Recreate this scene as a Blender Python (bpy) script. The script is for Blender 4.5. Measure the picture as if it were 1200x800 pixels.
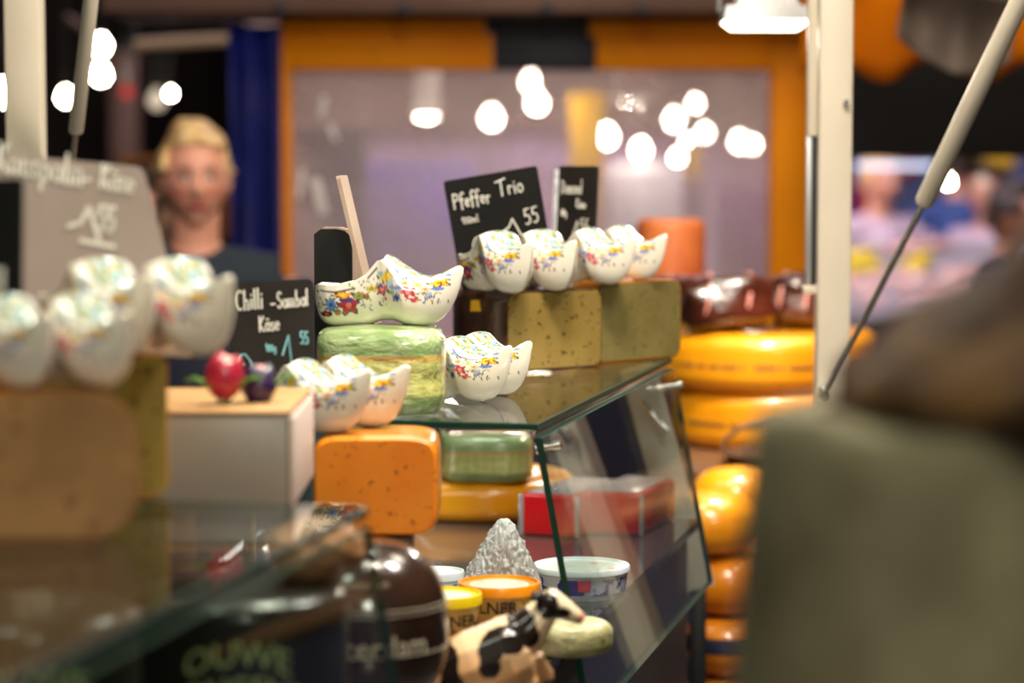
import bpy, bmesh, math, random
import numpy as np
from mathutils import Vector, Matrix, noise
R = math.radians
random.seed(5)
sc = bpy.context.scene
for o in list(bpy.data.objects): bpy.data.objects.remove(o)
C = sc.collection

# ------------------------------------------------------------------ camera, world, exposure, lights
F = 2833.333; CZ = 1.62; TH = math.atan(210 / F)
cd = bpy.data.cameras.new('camera'); cam = bpy.data.objects.new('camera', cd); C.objects.link(cam)
cd.lens = 85; cd.sensor_width = 36; cd.clip_start = .05; cd.clip_end = 100
cam.location = (0, 0, CZ); cam.rotation_euler = (math.pi/2 - TH, 0, 0)
cd.dof.use_dof = True; cd.dof.focus_distance = 2.66; cd.dof.aperture_fstop = 2.8
sc.camera = cam
sc.view_settings.view_transform = 'Standard'; sc.view_settings.look = 'None'
sc.view_settings.exposure = 0.0; sc.view_settings.gamma = 1; sc.view_settings.use_curve_mapping = False
w = bpy.data.worlds.new('world'); sc.world = w; w.use_nodes = True
w.node_tree.nodes['Background'].inputs[0].default_value = (.60, .50, .46, 1)
w.node_tree.nodes['Background'].inputs[1].default_value = .085

def area(name, loc, target, size, power, col, sy=None):
    l = bpy.data.lights.new(name, 'AREA'); l.energy = power; l.color = col; l.size = size
    if sy: l.shape = 'RECTANGLE'; l.size_y = sy
    o = bpy.data.objects.new(name, l); C.objects.link(o); o.location = loc
    o.rotation_euler = (Vector(target) - Vector(loc)).to_track_quat('-Z', 'Y').to_euler()
    return o
WARM = (1, .86, .70)
area('stall_lamp_light', (.15, 2.15, 2.75), (-.06, 2.45, 1.4), .28, 32, WARM)
area('stall_lamp_light', (-.1, 3.3, 2.9), (.1, 3.0, 1.3), .3, 13, (.95, 1, .84))
area('stall_lamp_light', (-.55, 1.45, 2.55), (-.3, 1.75, 1.4), .35, 6.5, (.95, 1, .80))
area('stall_lamp_light', (.75, 3.2, 2.9), (.6, 4.0, 1.2), .4, 12, WARM)
area('case_fill', (-.12, 3.0, 1.34), (.02, 2.9, 1.1), .02, .9, (1, .95, .9), .8)  # added strip under the glass top to brighten the case inside
area('case_fill', (.36, 2.25, 2.15), (-.02, 2.45, 1.2), .2, 8, (1, .93, .86))  # added fill above the counter, brightens the wrapped wedge and the cow
area('hall_light', (-1.0, 3.6, 3.2), (-.7, 5.0, 1.4), .8, 9, (1, .8, .78))
area('customer_fill', (.7, -1.5, 2.65), (.5, 1.2, 1.35), .6, 40, (1, .93, .78))  # added fill behind the camera, brightens the customer from the back
area('hall_light', (.9, 3.9, 3.4), (.6, 5.7, 1.9), 1.0, 32, (1, .84, .64))
area('market_light', (.6, 7.6, 4.2), (.6, 9.4, 1.4), 2.0, 150, (.93, .84, 1))
area('market_light', (2.3, 7.8, 3.6), (2.0, 8.8, 1.0), 1.0, 14, (.95, .93, 1))

# ------------------------------------------------------------------ picture pixel -> world
def ray(px, py):
    X = (px - 600) / F; Y = -(py - 400) / F
    return Vector((X, math.cos(TH) + Y*math.sin(TH), -math.sin(TH) + Y*math.cos(TH)))
def P(px, py, Y):
    d = ray(px, py); k = Y / d.y
    return Vector((d.x*k, Y, CZ + d.z*k))
def PZ(px, py, z):
    d = ray(px, py); k = (z - CZ) / d.z
    return Vector((d.x*k, d.y*k, z))
ZT = 1.36          # top face of the glass counter
ZD = 1.141         # inner deck of the counter
E1 = Vector((math.sin(R(13)), math.cos(R(13)), 0)); E2 = Vector((-math.cos(R(13)), math.sin(R(13)), 0))
OC = Vector((.0254, 2.4, 0))          # near front corner of the far glass top
def K(s, t, z=0): return OC + E1*s + E2*t + Vector((0, 0, z))

# ------------------------------------------------------------------ materials
def lin(r, g, b):
    f = lambda c: (c/255)/12.92 if c <= 10 else (((c/255)+.055)/1.055)**2.4
    return (f(r), f(g), f(b), 1)
class NT:
    def __init__(s, m): s.t = m.node_tree; s.n = m.node_tree.nodes; s.l = m.node_tree.links
    def a(s, ty, **kw):
        n = s.n.new(ty)
        for k, v in kw.items():
            if k[0] == 'i' and k[1:].isdigit(): n.inputs[int(k[1:])].default_value = v
            else: setattr(n, k, v)
        return n
def mat(name, col, rough=.5, metal=0, coat=0, spec=.5, c2=None, nscale=20, namt=(.35, .65), bump=0, bscale=60, bdist=.002, emis=0, ecol=None, vcol=False, sss=0, alpha=1, detail=4, stretch=None):
    m = bpy.data.materials.new(name); m.use_nodes = True; t = NT(m)
    b = t.n['Principled BSDF']; b.inputs['Base Color'].default_value = col
    b.inputs['Roughness'].default_value = rough; b.inputs['Metallic'].default_value = metal
    b.inputs['Coat Weight'].default_value = coat; b.inputs['Specular IOR Level'].default_value = spec
    b.inputs['Coat Roughness'].default_value = .08
    if sss: b.inputs['Subsurface Weight'].default_value = sss; b.inputs['Subsurface Radius'].default_value = (.01, .006, .003); b.inputs['Subsurface Scale'].default_value = 1
    tc = t.a('ShaderNodeTexCoord'); vec = tc.outputs['Object']
    if stretch:
        mp = t.a('ShaderNodeMapping'); mp.inputs['Scale'].default_value = stretch; t.l.new(vec, mp.inputs[0]); vec = mp.outputs[0]
    if c2 is not None:
        n = t.a('ShaderNodeTexNoise'); n.inputs['Scale'].default_value = nscale; n.inputs['Detail'].default_value = detail; t.l.new(vec, n.inputs[0])
        r = t.a('ShaderNodeValToRGB'); r.color_ramp.elements[0].position = namt[0]; r.color_ramp.elements[1].position = namt[1]
        r.color_ramp.elements[0].color = col; r.color_ramp.elements[1].color = c2
        t.l.new(n.outputs[0], r.inputs[0]); t.l.new(r.outputs[0], b.inputs['Base Color'])
    if vcol:
        v = t.a('ShaderNodeVertexColor', layer_name='paint'); t.l.new(v.outputs[0], b.inputs['Base Color'])
    if bump:
        n = t.a('ShaderNodeTexNoise'); n.inputs['Scale'].default_value = bscale; n.inputs['Detail'].default_value = 5; t.l.new(vec, n.inputs[0])
        bp = t.a('ShaderNodeBump'); bp.inputs['Strength'].default_value = bump; bp.inputs['Distance'].default_value = bdist
        t.l.new(n.outputs[0], bp.inputs['Height']); t.l.new(bp.outputs[0], b.inputs['Normal'])
    if emis:
        b.inputs['Emission Color'].default_value = ecol or col; b.inputs['Emission Strength'].default_value = emis
    return m
def speckle(name, col, dark, scale, thr, rough=.45, c2=None, spec2=None, bump=.15, coat=0):
    """cut cheese: paste colour, soft patches and dark specks or holes"""
    m = mat(name, col, rough, c2=c2 or col, nscale=14, bump=bump, bscale=140, bdist=.001, coat=coat, sss=.08)
    t = NT(m); b = t.n['Principled BSDF']; src = b.inputs['Base Color'].links[0].from_socket
    tc = t.a('ShaderNodeTexCoord'); v = t.a('ShaderNodeTexVoronoi'); v.inputs['Scale'].default_value = scale
    nz = t.a('ShaderNodeTexNoise'); nz.inputs['Scale'].default_value = scale*.8; t.l.new(tc.outputs['Object'], nz.inputs[0])
    mx = t.a('ShaderNodeMixRGB', blend_type='ADD'); mx.inputs[0].default_value = .02
    t.l.new(tc.outputs['Object'], mx.inputs[1]); t.l.new(nz.outputs['Color'], mx.inputs[2]); t.l.new(mx.outputs[0], v.inputs['Vector'])
    sep = t.a('ShaderNodeSeparateColor'); t.l.new(v.outputs['Color'], sep.inputs[0])
    # speck radius differs per cell
    mu = t.a('ShaderNodeMath', operation='MULTIPLY', i1=thr); t.l.new(sep.outputs[0], mu.inputs[0])
    ls = t.a('ShaderNodeMath', operation='SUBTRACT'); t.l.new(mu.outputs[0], ls.inputs[0]); t.l.new(v.outputs['Distance'], ls.inputs[1])
    ml = t.a('ShaderNodeMath', operation='MULTIPLY', i1=12.0, use_clamp=True); t.l.new(ls.outputs[0], ml.inputs[0])
    m2 = t.a('ShaderNodeMixRGB'); t.l.new(ml.outputs[0], m2.inputs[0]); t.l.new(src, m2.inputs[1]); m2.inputs[2].default_value = dark
    t.l.new(m2.outputs[0], b.inputs['Base Color'])
    return m
def glassmat(name, tint, gcol=(1, 1, 1, 1), haze=0, hazecol=None, hscale=3, f0=1.5, rough=0.0):
    m = bpy.data.materials.new(name); m.use_nodes = True; t = NT(m); t.n.clear()
    out = t.a('ShaderNodeOutputMaterial'); tr = t.a('ShaderNodeBsdfTransparent', i0=tint)
    gl = t.a('ShaderNodeBsdfGlossy'); gl.inputs[0].default_value = gcol; gl.inputs['Roughness'].default_value = rough
    # Fresnel on the front side only keeps both faces of the pane reflective without total reflection
    fr = t.a('ShaderNodeLayerWeight'); fr.inputs[0].default_value = .5
    pw = t.a('ShaderNodeMath', operation='POWER', i1=5.0); t.l.new(fr.outputs['Facing'], pw.inputs[0])
    ma = t.a('ShaderNodeMath', operation='MULTIPLY_ADD', i1=.72, i2=.045); t.l.new(pw.outputs[0], ma.inputs[0])
    mx = t.a('ShaderNodeMixShader'); t.l.new(ma.outputs[0], mx.inputs[0]); t.l.new(tr.outputs[0], mx.inputs[1]); t.l.new(gl.outputs[0], mx.inputs[2])
    last = mx.outputs[0]
    if haze:
        df = t.a('ShaderNodeBsdfDiffuse', i0=hazecol); tl = t.a('ShaderNodeBsdfTranslucent', i0=hazecol)
        ad = t.a('ShaderNodeMixShader', i0=.5); t.l.new(df.outputs[0], ad.inputs[1]); t.l.new(tl.outputs[0], ad.inputs[2])
        tc = t.a('ShaderNodeTexCoord'); n = t.a('ShaderNodeTexNoise'); n.inputs['Scale'].default_value = hscale; n.inputs['Detail'].default_value = 6; n.inputs['Distortion'].default_value = 1.2
        t.l.new(tc.outputs['Object'], n.inputs[0])
        mr = t.a('ShaderNodeMapRange'); mr.inputs[1].default_value = .35; mr.inputs[2].default_value = .75; mr.inputs[3].default_value = haze*.75; mr.inputs[4].default_value = min(1, haze*1.9)
        t.l.new(n.outputs[0], mr.inputs[0])
        m3 = t.a('ShaderNodeMixShader'); t.l.new(mr.outputs[0], m3.inputs[0]); t.l.new(last, m3.inputs[1]); t.l.new(ad.outputs[0], m3.inputs[2]); last = m3.outputs[0]
    t.l.new(last, out.inputs[0]); return m
def emit(name, col, s):
    m = bpy.data.materials.new(name); m.use_nodes = True; t = NT(m); t.n.clear()
    out = t.a('ShaderNodeOutputMaterial'); e = t.a('ShaderNodeEmission', i0=col, i1=s); t.l.new(e.outputs[0], out.inputs[0]); return m

M = {}
M['glass'] = glassmat('counter_glass', (.93, .975, .95, 1))
M['glass_edge'] = mat('green_glass_edge', lin(16, 52, 40), .35, spec=.25)
M['glass_lip'] = mat('polished_glass_lip', lin(165, 160, 150), .2, metal=.6)
M['steel'] = mat('steel', (.7, .69, .66, 1), .22, metal=1)
M['cream'] = mat('cream_powder_coat', lin(214, 204, 184), .45, c2=lin(204, 193, 172), nscale=5)
M['porcelain'] = mat('painted_porcelain', (1, 1, 1, 1), .12, coat=.6, vcol=True)
M['cowpaint'] = mat('cow_paint', (1, 1, 1, 1), .25, coat=.35, vcol=True)
M['pepper'] = speckle('pepper_cheese_paste', lin(150, 126, 66), lin(66, 50, 22), 130, .40, c2=lin(132, 108, 50))
M['herb'] = speckle('herb_cheese_paste', lin(132, 120, 70), lin(70, 62, 34), 150, .38, c2=lin(118, 104, 54))
M['chilli'] = speckle('chilli_cheese_paste', lin(248, 150, 36), lin(150, 56, 12), 130, .30, c2=lin(240, 128, 22), rough=.35)
M['brownpaste'] = speckle('matured_cheese_paste', lin(176, 130, 72), lin(130, 80, 34), 60, .3, c2=lin(140, 98, 48))
M['yellowpaste'] = speckle('mustard_cheese_paste', lin(160, 136, 66), lin(100, 76, 26), 90, .4, c2=lin(134, 110, 44))
M['darkrind'] = mat('dark_waxed_rind', lin(58, 36, 26), .25, c2=lin(92, 62, 46), nscale=30, coat=.8, bump=.7, bscale=45, bdist=.006)
M['orangerind'] = mat('orange_rind', lin(196, 128, 30), .3, c2=lin(170, 96, 20), nscale=12, coat=.4, bump=.15)
M['brownrind'] = mat('brown_rind', lin(176, 110, 40), .4, c2=lin(128, 78, 32), nscale=14, coat=.3, bump=.3)
M['yellowwax'] = mat('yellow_wax', lin(232, 158, 20), .28, c2=lin(222, 140, 14), nscale=7, coat=.5, bump=.08, bscale=30)
M['orangewax'] = mat('orange_wax', lin(226, 140, 22), .28, c2=lin(208, 112, 16), nscale=9, coat=.5, bump=.08, bscale=30)
M['redwax'] = mat('red_wax', lin(186, 18, 24), .25, c2=lin(150, 8, 18), nscale=9, coat=.6, bump=.15, bscale=40)
M['brownwax'] = mat('brown_wax', lin(58, 38, 28), .22, c2=lin(36, 24, 18), nscale=12, coat=.8, bump=.1, bscale=40)
M['blackwax'] = mat('black_wax', lin(24, 26, 22), .3, c2=lin(34, 34, 28), nscale=9, coat=.4)
M['foil'] = mat('silver_foil', lin(205, 205, 210), .2, metal=.7, bump=.6, bscale=90, bdist=.004)
M['meat'] = mat('smoked_meat', lin(40, 20, 12), .25, c2=lin(78, 32, 20), nscale=9, coat=.6, bump=.5, bscale=24, bdist=.006)
M['meatwrap'] = mat('pink_meat_wrap', lin(170, 96, 84), .3, c2=lin(230, 160, 150), nscale=20, coat=.6)
M['drum'] = mat('orange_rind_drum', lin(206, 116, 60), .5, c2=lin(184, 88, 44), nscale=12, bump=.3)
M['navy'] = mat('navy_cloth', lin(24, 26, 52), .8, c2=lin(36, 36, 70), nscale=4)
M['blue'] = mat('blue_tarpaulin', lin(10, 18, 84), .45, c2=lin(24, 34, 120), nscale=3.5, bump=.5, bscale=4, bdist=.03)
M['orangepaint'] = mat('orange_paint', lin(246, 150, 0), .6, c2=lin(234, 134, 0), nscale=3, spec=.15)
M['darkpanel'] = mat('dark_panel', lin(22, 24, 36), .6)
M['brownbeam'] = mat('brown_beam', lin(104, 76, 66), .6, c2=lin(84, 58, 44), nscale=3)
M['black'] = mat('black_plastic', lin(16, 16, 15), .4)
M['board'] = mat('chalkboard', lin(13, 13, 11), .7, c2=lin(19, 18, 16), nscale=14, spec=.15)
M['board2'] = mat('worn_chalkboard', lin(32, 28, 25), .65, c2=lin(42, 37, 33), nscale=14, spec=.2)
M['greyboard'] = mat('glossy_board', lin(176, 160, 152), .28, c2=lin(158, 140, 130), nscale=5, coat=.4)
M['chalk'] = mat('white_chalk', lin(236, 232, 220), .8)
M['bluechalk'] = mat('light_blue_chalk', lin(140, 206, 214), .8)
M['wood'] = mat('pale_wood', lin(200, 160, 104), .5, c2=lin(176, 132, 78), nscale=8, stretch=(1, 8, 8))
M['woodedge'] = mat('board_edge', lin(172, 150, 132), .5, c2=lin(148, 124, 106), nscale=10)
M['greybox'] = mat('grey_housing', lin(170, 166, 154), .42, c2=lin(160, 156, 144), nscale=3)
M['pinkbox'] = mat('pale_housing_side', lin(222, 204, 192), .45)
M['deck'] = mat('steel_deck', lin(110, 100, 98), .06, metal=.55)
M['counterbody'] = mat('counter_body', lin(60, 56, 60), .5)
M['shelfwood'] = mat('shelf_wood', lin(120, 82, 50), .5, c2=lin(84, 56, 36), nscale=7)
M['tulipred'] = mat('red_tulip_wood', lin(196, 44, 64), .35, c2=lin(160, 24, 60), nscale=12, coat=.3)
M['tulippale'] = mat('tulip_tip', lin(232, 150, 140), .4)
M['tulipdark'] = mat('dark_purple_tulip_wood', lin(30, 14, 44), .35, c2=lin(54, 20, 80), nscale=14, coat=.3)
M['leaf'] = mat('tulip_leaf', lin(70, 130, 24), .4, c2=lin(100, 160, 40), nscale=12)
M['lidorange'] = mat('orange_lid', lin(238, 146, 20), .3, coat=.3)
M['lidyellow'] = mat('yellow_lid', lin(238, 206, 18), .3, coat=.3)
M['lidfilm'] = mat('printed_lid_film', lin(214, 220, 200), .25, c2=lin(170, 196, 176), nscale=30)
M['tubbody'] = mat('cream_tub_print', lin(206, 160, 84), .35, c2=lin(116, 56, 26), nscale=28, namt=(.5, .62))
M['tubwhite'] = mat('white_tub', lin(220, 226, 232), .35)
M['tubblue'] = mat('blue_tub_print', lin(40, 52, 150), .35, c2=lin(216, 216, 232), nscale=42, namt=(.52, .56))
M['tubtop'] = mat('tub_top_print', lin(206, 212, 206), .3, c2=lin(206, 70, 60), nscale=26, namt=(.55, .62))
M['redprint'] = mat('red_print', lin(200, 40, 36), .4)
M['ink'] = mat('dark_ink', lin(24, 18, 16), .5)
M['gold'] = mat('pale_print', lin(206, 196, 170), .4)
M['labelgreen'] = mat('pale_green_print', lin(170, 184, 120), .5)
M['sticker'] = mat('yellow_sticker', lin(226, 170, 30), .4)
M['skin'] = mat('skin', (1, 1, 1, 1), .45, vcol=True, sss=.1)
M['blondhair'] = mat('blond_hair', lin(240, 208, 150), .5, c2=lin(200, 156, 98), nscale=40, bump=.6, bscale=60, bdist=.006, stretch=(1, 1, .25))
M['brownhair'] = mat('brown_fur', lin(116, 82, 36), .8, c2=lin(64, 36, 14), nscale=12, namt=(.42, .6), bump=.8, bscale=60, bdist=.01)
M['darkhair'] = mat('dark_hair', lin(40, 26, 20), .5, c2=lin(64, 40, 28), nscale=30)
M['tealknit'] = mat('dark_teal_knit', lin(20, 44, 48), .8, c2=lin(26, 32, 54), nscale=4, bump=.3)
M['navycoat'] = mat('navy_apron', lin(28, 26, 54), .7)
M['scarf'] = mat('mottled_scarf', lin(60, 34, 26), .85, c2=lin(140, 108, 84), nscale=34, namt=(.42, .6), bump=.6)
M['olivecoat'] = mat('grey_olive_coat', lin(146, 140, 108), .85, c2=lin(84, 72, 46), nscale=9, namt=(.4, .68), bump=.4, bscale=14, bdist=.01)
M['trousers'] = mat('dark_trousers', lin(26, 26, 34), .8)
M['pinkjacket'] = mat('pink_jacket', lin(200, 60, 120), .7)
M['bluejacket'] = mat('blue_jacket', lin(60, 84, 150), .7)
M['palejacket'] = mat('pale_jacket', lin(206, 180, 196), .7)
M['bulb'] = emit('warm_bulb', (1, .86, .66, 1), 75)
M['bulbsoft'] = emit('dim_bulb', (1, .80, .60, 1), .9)
M['shade'] = mat('lamp_shade', lin(236, 214, 190), .6, emis=.9, ecol=(1, .84, .66, 1))
M['tube'] = emit('cold_tube', (.72, .78, 1, 1), 2)
M['redlamp'] = emit('red_lamp', (1, .06, .05, 1), .7)
M['floodglass'] = emit('flood_light_glass', (1, .88, .66, 1), 9)
M['aluminium'] = mat('grey_aluminium', lin(176, 176, 176), .35, metal=.5)
M['awning'] = mat('orange_awning_cloth', lin(190, 104, 0), .9, c2=lin(164, 84, 0), nscale=3, spec=.1)
M['blackcloth'] = mat('black_cloth', lin(14, 13, 14), .9)
M['greycloth'] = mat('grey_cloth', lin(96, 84, 74), .8, c2=lin(70, 60, 54), nscale=5)
M['pane'] = glassmat('hazy_plastic_window', (.93, .91, .93, 1), haze=.31, hazecol=(.70, .60, .58, 1), hscale=3.2)
M['floor'] = mat('hall_floor', lin(90, 84, 80), .6, c2=lin(70, 66, 62), nscale=2)
M['hallwall'] = mat('hall_wall', lin(70, 56, 48), .8, c2=lin(46, 38, 34), nscale=.6)
M['lilac'] = mat('lilac_wall', lin(222, 196, 226), .8, c2=lin(160, 120, 140), nscale=1.6)
M['yellowbanner'] = mat('yellow_banner', lin(250, 196, 40), .7, emis=.0)
M['whitesheet'] = mat('white_sheet', lin(220, 216, 216), .7)
M['bluepanel'] = mat('blue_panel', lin(36, 44, 190), .6, c2=lin(50, 70, 210), nscale=3)
M['redpanel'] = mat('red_panel', lin(206, 36, 70), .6)
M['pinkgoods'] = mat('pink_fish_goods', lin(200, 128, 118), .3, c2=lin(206, 186, 180), nscale=5, coat=.3)
M['yellowgoods'] = mat('yellow_goods', lin(226, 196, 40), .5)
M['chillgreen'] = mat('green_waxed_cheese', (1, 1, 1, 1), .22, vcol=True, coat=.9, bump=.9, bscale=46, bdist=.012, stretch=(.35, 1, .8))
M['stonegreen'] = mat('pale_green_cheese', lin(206, 200, 156), .4, c2=lin(150, 150, 96), nscale=44, bump=.8, bscale=50, bdist=.006, coat=.5)
def wrapmat():
    m = glassmat('clear_wrap', (.95, .96, .98, 1), haze=.9, hazecol=(.95, .97, 1, 1), hscale=30, rough=.15)
    t = NT(m); tc = t.a('ShaderNodeTexCoord'); mp = t.a('ShaderNodeMapping'); mp.inputs['Rotation'].default_value = (0, .5, .3); mp.inputs['Scale'].default_value = (1, 1, .3); t.l.new(tc.outputs['Object'], mp.inputs[0])
    n = t.a('ShaderNodeTexVoronoi', feature='DISTANCE_TO_EDGE'); n.inputs['Scale'].default_value = 160; t.l.new(mp.outputs[0], n.inputs['Vector'])
    bp = t.a('ShaderNodeBump'); bp.inputs['Strength'].default_value = 1; bp.inputs['Distance'].default_value = .01; t.l.new(n.outputs[0], bp.inputs['Height'])
    for nd in t.n:
        if nd.type in ('BSDF_GLOSSY', 'BSDF_DIFFUSE'): t.l.new(bp.outputs[0], nd.inputs['Normal'])
    return m
M['wrap'] = wrapmat()

# ------------------------------------------------------------------ builders
def link_mesh(name, me, m=None, parent=None, smooth=True, loc=None):
    o = bpy.data.objects.new(name, me); C.objects.link(o)
    if m is not None:
        for x in (m if isinstance(m, (list, tuple)) else [m]): me.materials.append(x)
    if smooth:
        me.polygons.foreach_set('use_smooth', [True]*len(me.polygons))
    if parent: o.parent = parent
    if loc is not None: o.location = loc
    return o
def mesh(name, vs, fs, m=None, parent=None, smooth=True, off=None, fm=None):
    me = bpy.data.meshes.new(name)
    if off is not None: vs = [(v[0]-off[0], v[1]-off[1], v[2]-off[2]) for v in vs]
    me.from_pydata([tuple(v) for v in vs], [], fs); me.validate(); me.update()
    if fm: me.polygons.foreach_set('material_index', fm)
    return link_mesh(name, me, m, parent, smooth)
def from_bm(name, bm, m=None, parent=None, smooth=False, sharp=None):
    bmesh.ops.recalc_face_normals(bm, faces=bm.faces)
    me = bpy.data.meshes.new(name); bm.to_mesh(me); bm.free()
    o = link_mesh(name, me, m, parent, smooth)
    if sharp is not None:
        me.set_sharp_from_angle(angle=R(sharp))
    return o
def tag(o, label=None, cat=None, group=None, kind=None):
    if label: o['label'] = label
    if cat: o['category'] = cat
    if group: o['group'] = group
    if kind: o['kind'] = kind
    return o
def thing(name, label, cat, loc=(0, 0, 0), rz=0, group=None):
    o = bpy.data.objects.new(name, None); C.objects.link(o); o.empty_display_size = .02
    o.location = loc; o.rotation_euler = (0, 0, rz); return tag(o, label, cat, group)
def bm_box(bm, lo, hi, mtx=None, bevel=0, seg=2):
    r = bmesh.ops.create_cube(bm, size=1); vs = r['verts']
    c = [(a+b)/2 for a, b in zip(lo, hi)]; d = [b-a for a, b in zip(lo, hi)]
    for v in vs: v.co = Vector((v.co.x*d[0]+c[0], v.co.y*d[1]+c[1], v.co.z*d[2]+c[2]))
    if bevel:
        es = list({e for v in vs for e in v.link_edges})
        rr = bmesh.ops.bevel(bm, geom=es, offset=bevel, segments=seg, affect='EDGES', profile=.5)
        vs = list({v for f in rr['faces'] for v in f.verts} | {v for v in vs if v.is_valid})
    if mtx is not None:
        for v in vs: v.co = mtx @ v.co
    return vs
def box(name, lo, hi, m, parent=None, bevel=0, mtx=None, seg=2):
    bm = bmesh.new(); bm_box(bm, lo, hi, mtx, bevel, seg)
    return from_bm(name, bm, m, parent, smooth=bool(bevel), sharp=40 if bevel else None)
def prism(name, base, top, m, parent=None, fm=None):
    """solid between two rings of the same count"""
    n = len(base); vs = list(base)+list(top)
    fs = [tuple(range(n))[::-1], tuple(range(n, 2*n))] + [(i, (i+1) % n, n+(i+1) % n, n+i) for i in range(n)]
    o = mesh(name, vs, fs, m, parent, smooth=False, fm=fm)
    bm = bmesh.new(); bm.from_mesh(o.data); bmesh.ops.recalc_face_normals(bm, faces=bm.faces); bm.to_mesh(o.data); bm.free()
    return o
def beam(name, a, b, wx, wy, m, parent=None, up=Vector((0, 1, 0)), bevel=.002):
    """rectangular bar between two points"""
    a = Vector(a); b = Vector(b); d = (b-a).normalized(); sx = d.cross(up).normalized(); sy = sx.cross(d)
    mt = Matrix((sx, sy, d)).transposed().to_4x4(); mt.translation = a
    return box(name, (-wx/2, -wy/2, 0), (wx/2, wy/2, (b-a).length), m, parent, bevel, mt)
def tube(name, pts, r, m, parent=None, seg=14, cap=True, closed=False):
    pts = [Vector(p) for p in pts]; rs = r if isinstance(r, (list, tuple)) else [r]*len(pts)
    vs = []; fs = []; n = len(pts); prev = None
    for i, p in enumerate(pts):
        t = (pts[min(i+1, n-1)] - pts[max(i-1, 0)]).normalized()
        if prev is None: prev = t.orthogonal().normalized()
        nx = (prev - t*prev.dot(t)).normalized(); prev = nx; ny = t.cross(nx)
        for k in range(seg):
            a = 2*math.pi*k/seg; vs.append(p + (nx*math.cos(a)+ny*math.sin(a))*rs[i])
    for i in range(n-1):
        for k in range(seg):
            fs.append((i*seg+k, i*seg+(k+1) % seg, (i+1)*seg+(k+1) % seg, (i+1)*seg+k))
    if cap: fs += [tuple(range(seg))[::-1], tuple((n-1)*seg+k for k in range(seg))]
    o = mesh(name, vs, fs, m, parent)
    o.data.set_sharp_from_angle(angle=R(50)); return o
def rprof(r, h, c, n=6, dome=0):
    """wheel profile: bottom axis -> side -> top axis, corner radius c"""
    pts = [(0, 0)]
    pts += [(r-c+c*math.sin(a), c-c*math.cos(a)) for a in [math.pi/2*i/n for i in range(n+1)]]
    pts += [(r-c+c*math.cos(a), h-dome-c+c*math.sin(a)) for a in [math.pi/2*i/n for i in range(n+1)]]
    pts += [((r-c)*k, h-dome*k**2) for k in (.66, .33)] + [(0, h)]
    return pts
def lathe_data(prof, seg=48, sx=1, sy=1, a0=0, a1=2*math.pi):
    vs = []; fs = []; full = abs(a1-a0-2*math.pi) < 1e-6; na = seg if full else seg+1; n = len(prof)
    for i in range(na):
        a = a0+(a1-a0)*i/seg
        for r, z in prof: vs.append((r*math.cos(a)*sx, r*math.sin(a)*sy, z))
    for i in range(seg):
        j = (i+1) % na
        for k in range(n-1): fs.append((i*n+k, j*n+k, j*n+k+1, i*n+k+1))
    return vs, fs
def lathe(name, prof, m, parent=None, seg=48, sx=1, sy=1, sharp=None, loc=None, subdiv=0):
    vs, fs = lathe_data(prof, seg, sx, sy)
    bm = bmesh.new(); bv = [bm.verts.new(v) for v in vs]
    for f in fs: bm.faces.new([bv[i] for i in f])
    bmesh.ops.remove_doubles(bm, verts=bm.verts, dist=1e-6); bmesh.ops.dissolve_degenerate(bm, edges=bm.edges, dist=1e-7)
    o = from_bm(name, bm, m, parent, True, sharp)
    if loc is not None: o.location = loc
    return o
def vpaint(o, fn):
    me = o.data; at = me.color_attributes.new('paint', 'FLOAT_COLOR', 'POINT')
    at.data.foreach_set('color', np.array([fn(v.co) for v in me.vertices], dtype=np.float32).ravel())
def txt_mesh(s, size=1, ext=0):
    cu = bpy.data.curves.new('t', 'FONT'); cu.body = s; cu.size = size; cu.align_x = 'CENTER'; cu.extrude = ext; cu.resolution_u = 3; cu.offset = size*.005
    o = bpy.data.objects.new('t', cu); C.objects.link(o); bpy.context.view_layer.update()
    me = bpy.data.meshes.new_from_object(o.evaluated_get(bpy.context.evaluated_depsgraph_get()))
    bpy.data.objects.remove(o); bpy.data.curves.remove(cu); return me
def round_text(name, s, size, rad, z, ang, m, parent, arch=0, sy=1, stretch=1, bold=0):
    """print bent round an upright cylinder of radius rad"""
    me = txt_mesh(s, size, .0003)
    if bold:
        pass
    for v in me.vertices:
        a = ang + v.co.x*stretch/rad; rr = rad+.0006+v.co.z
        zz = z+v.co.y - arch*(v.co.x**2)/max(size, 1e-6)
        v.co = Vector((rr*math.cos(a), rr*math.sin(a)*sy, zz))
    return link_mesh(name, me, m, parent, smooth=False)

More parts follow.
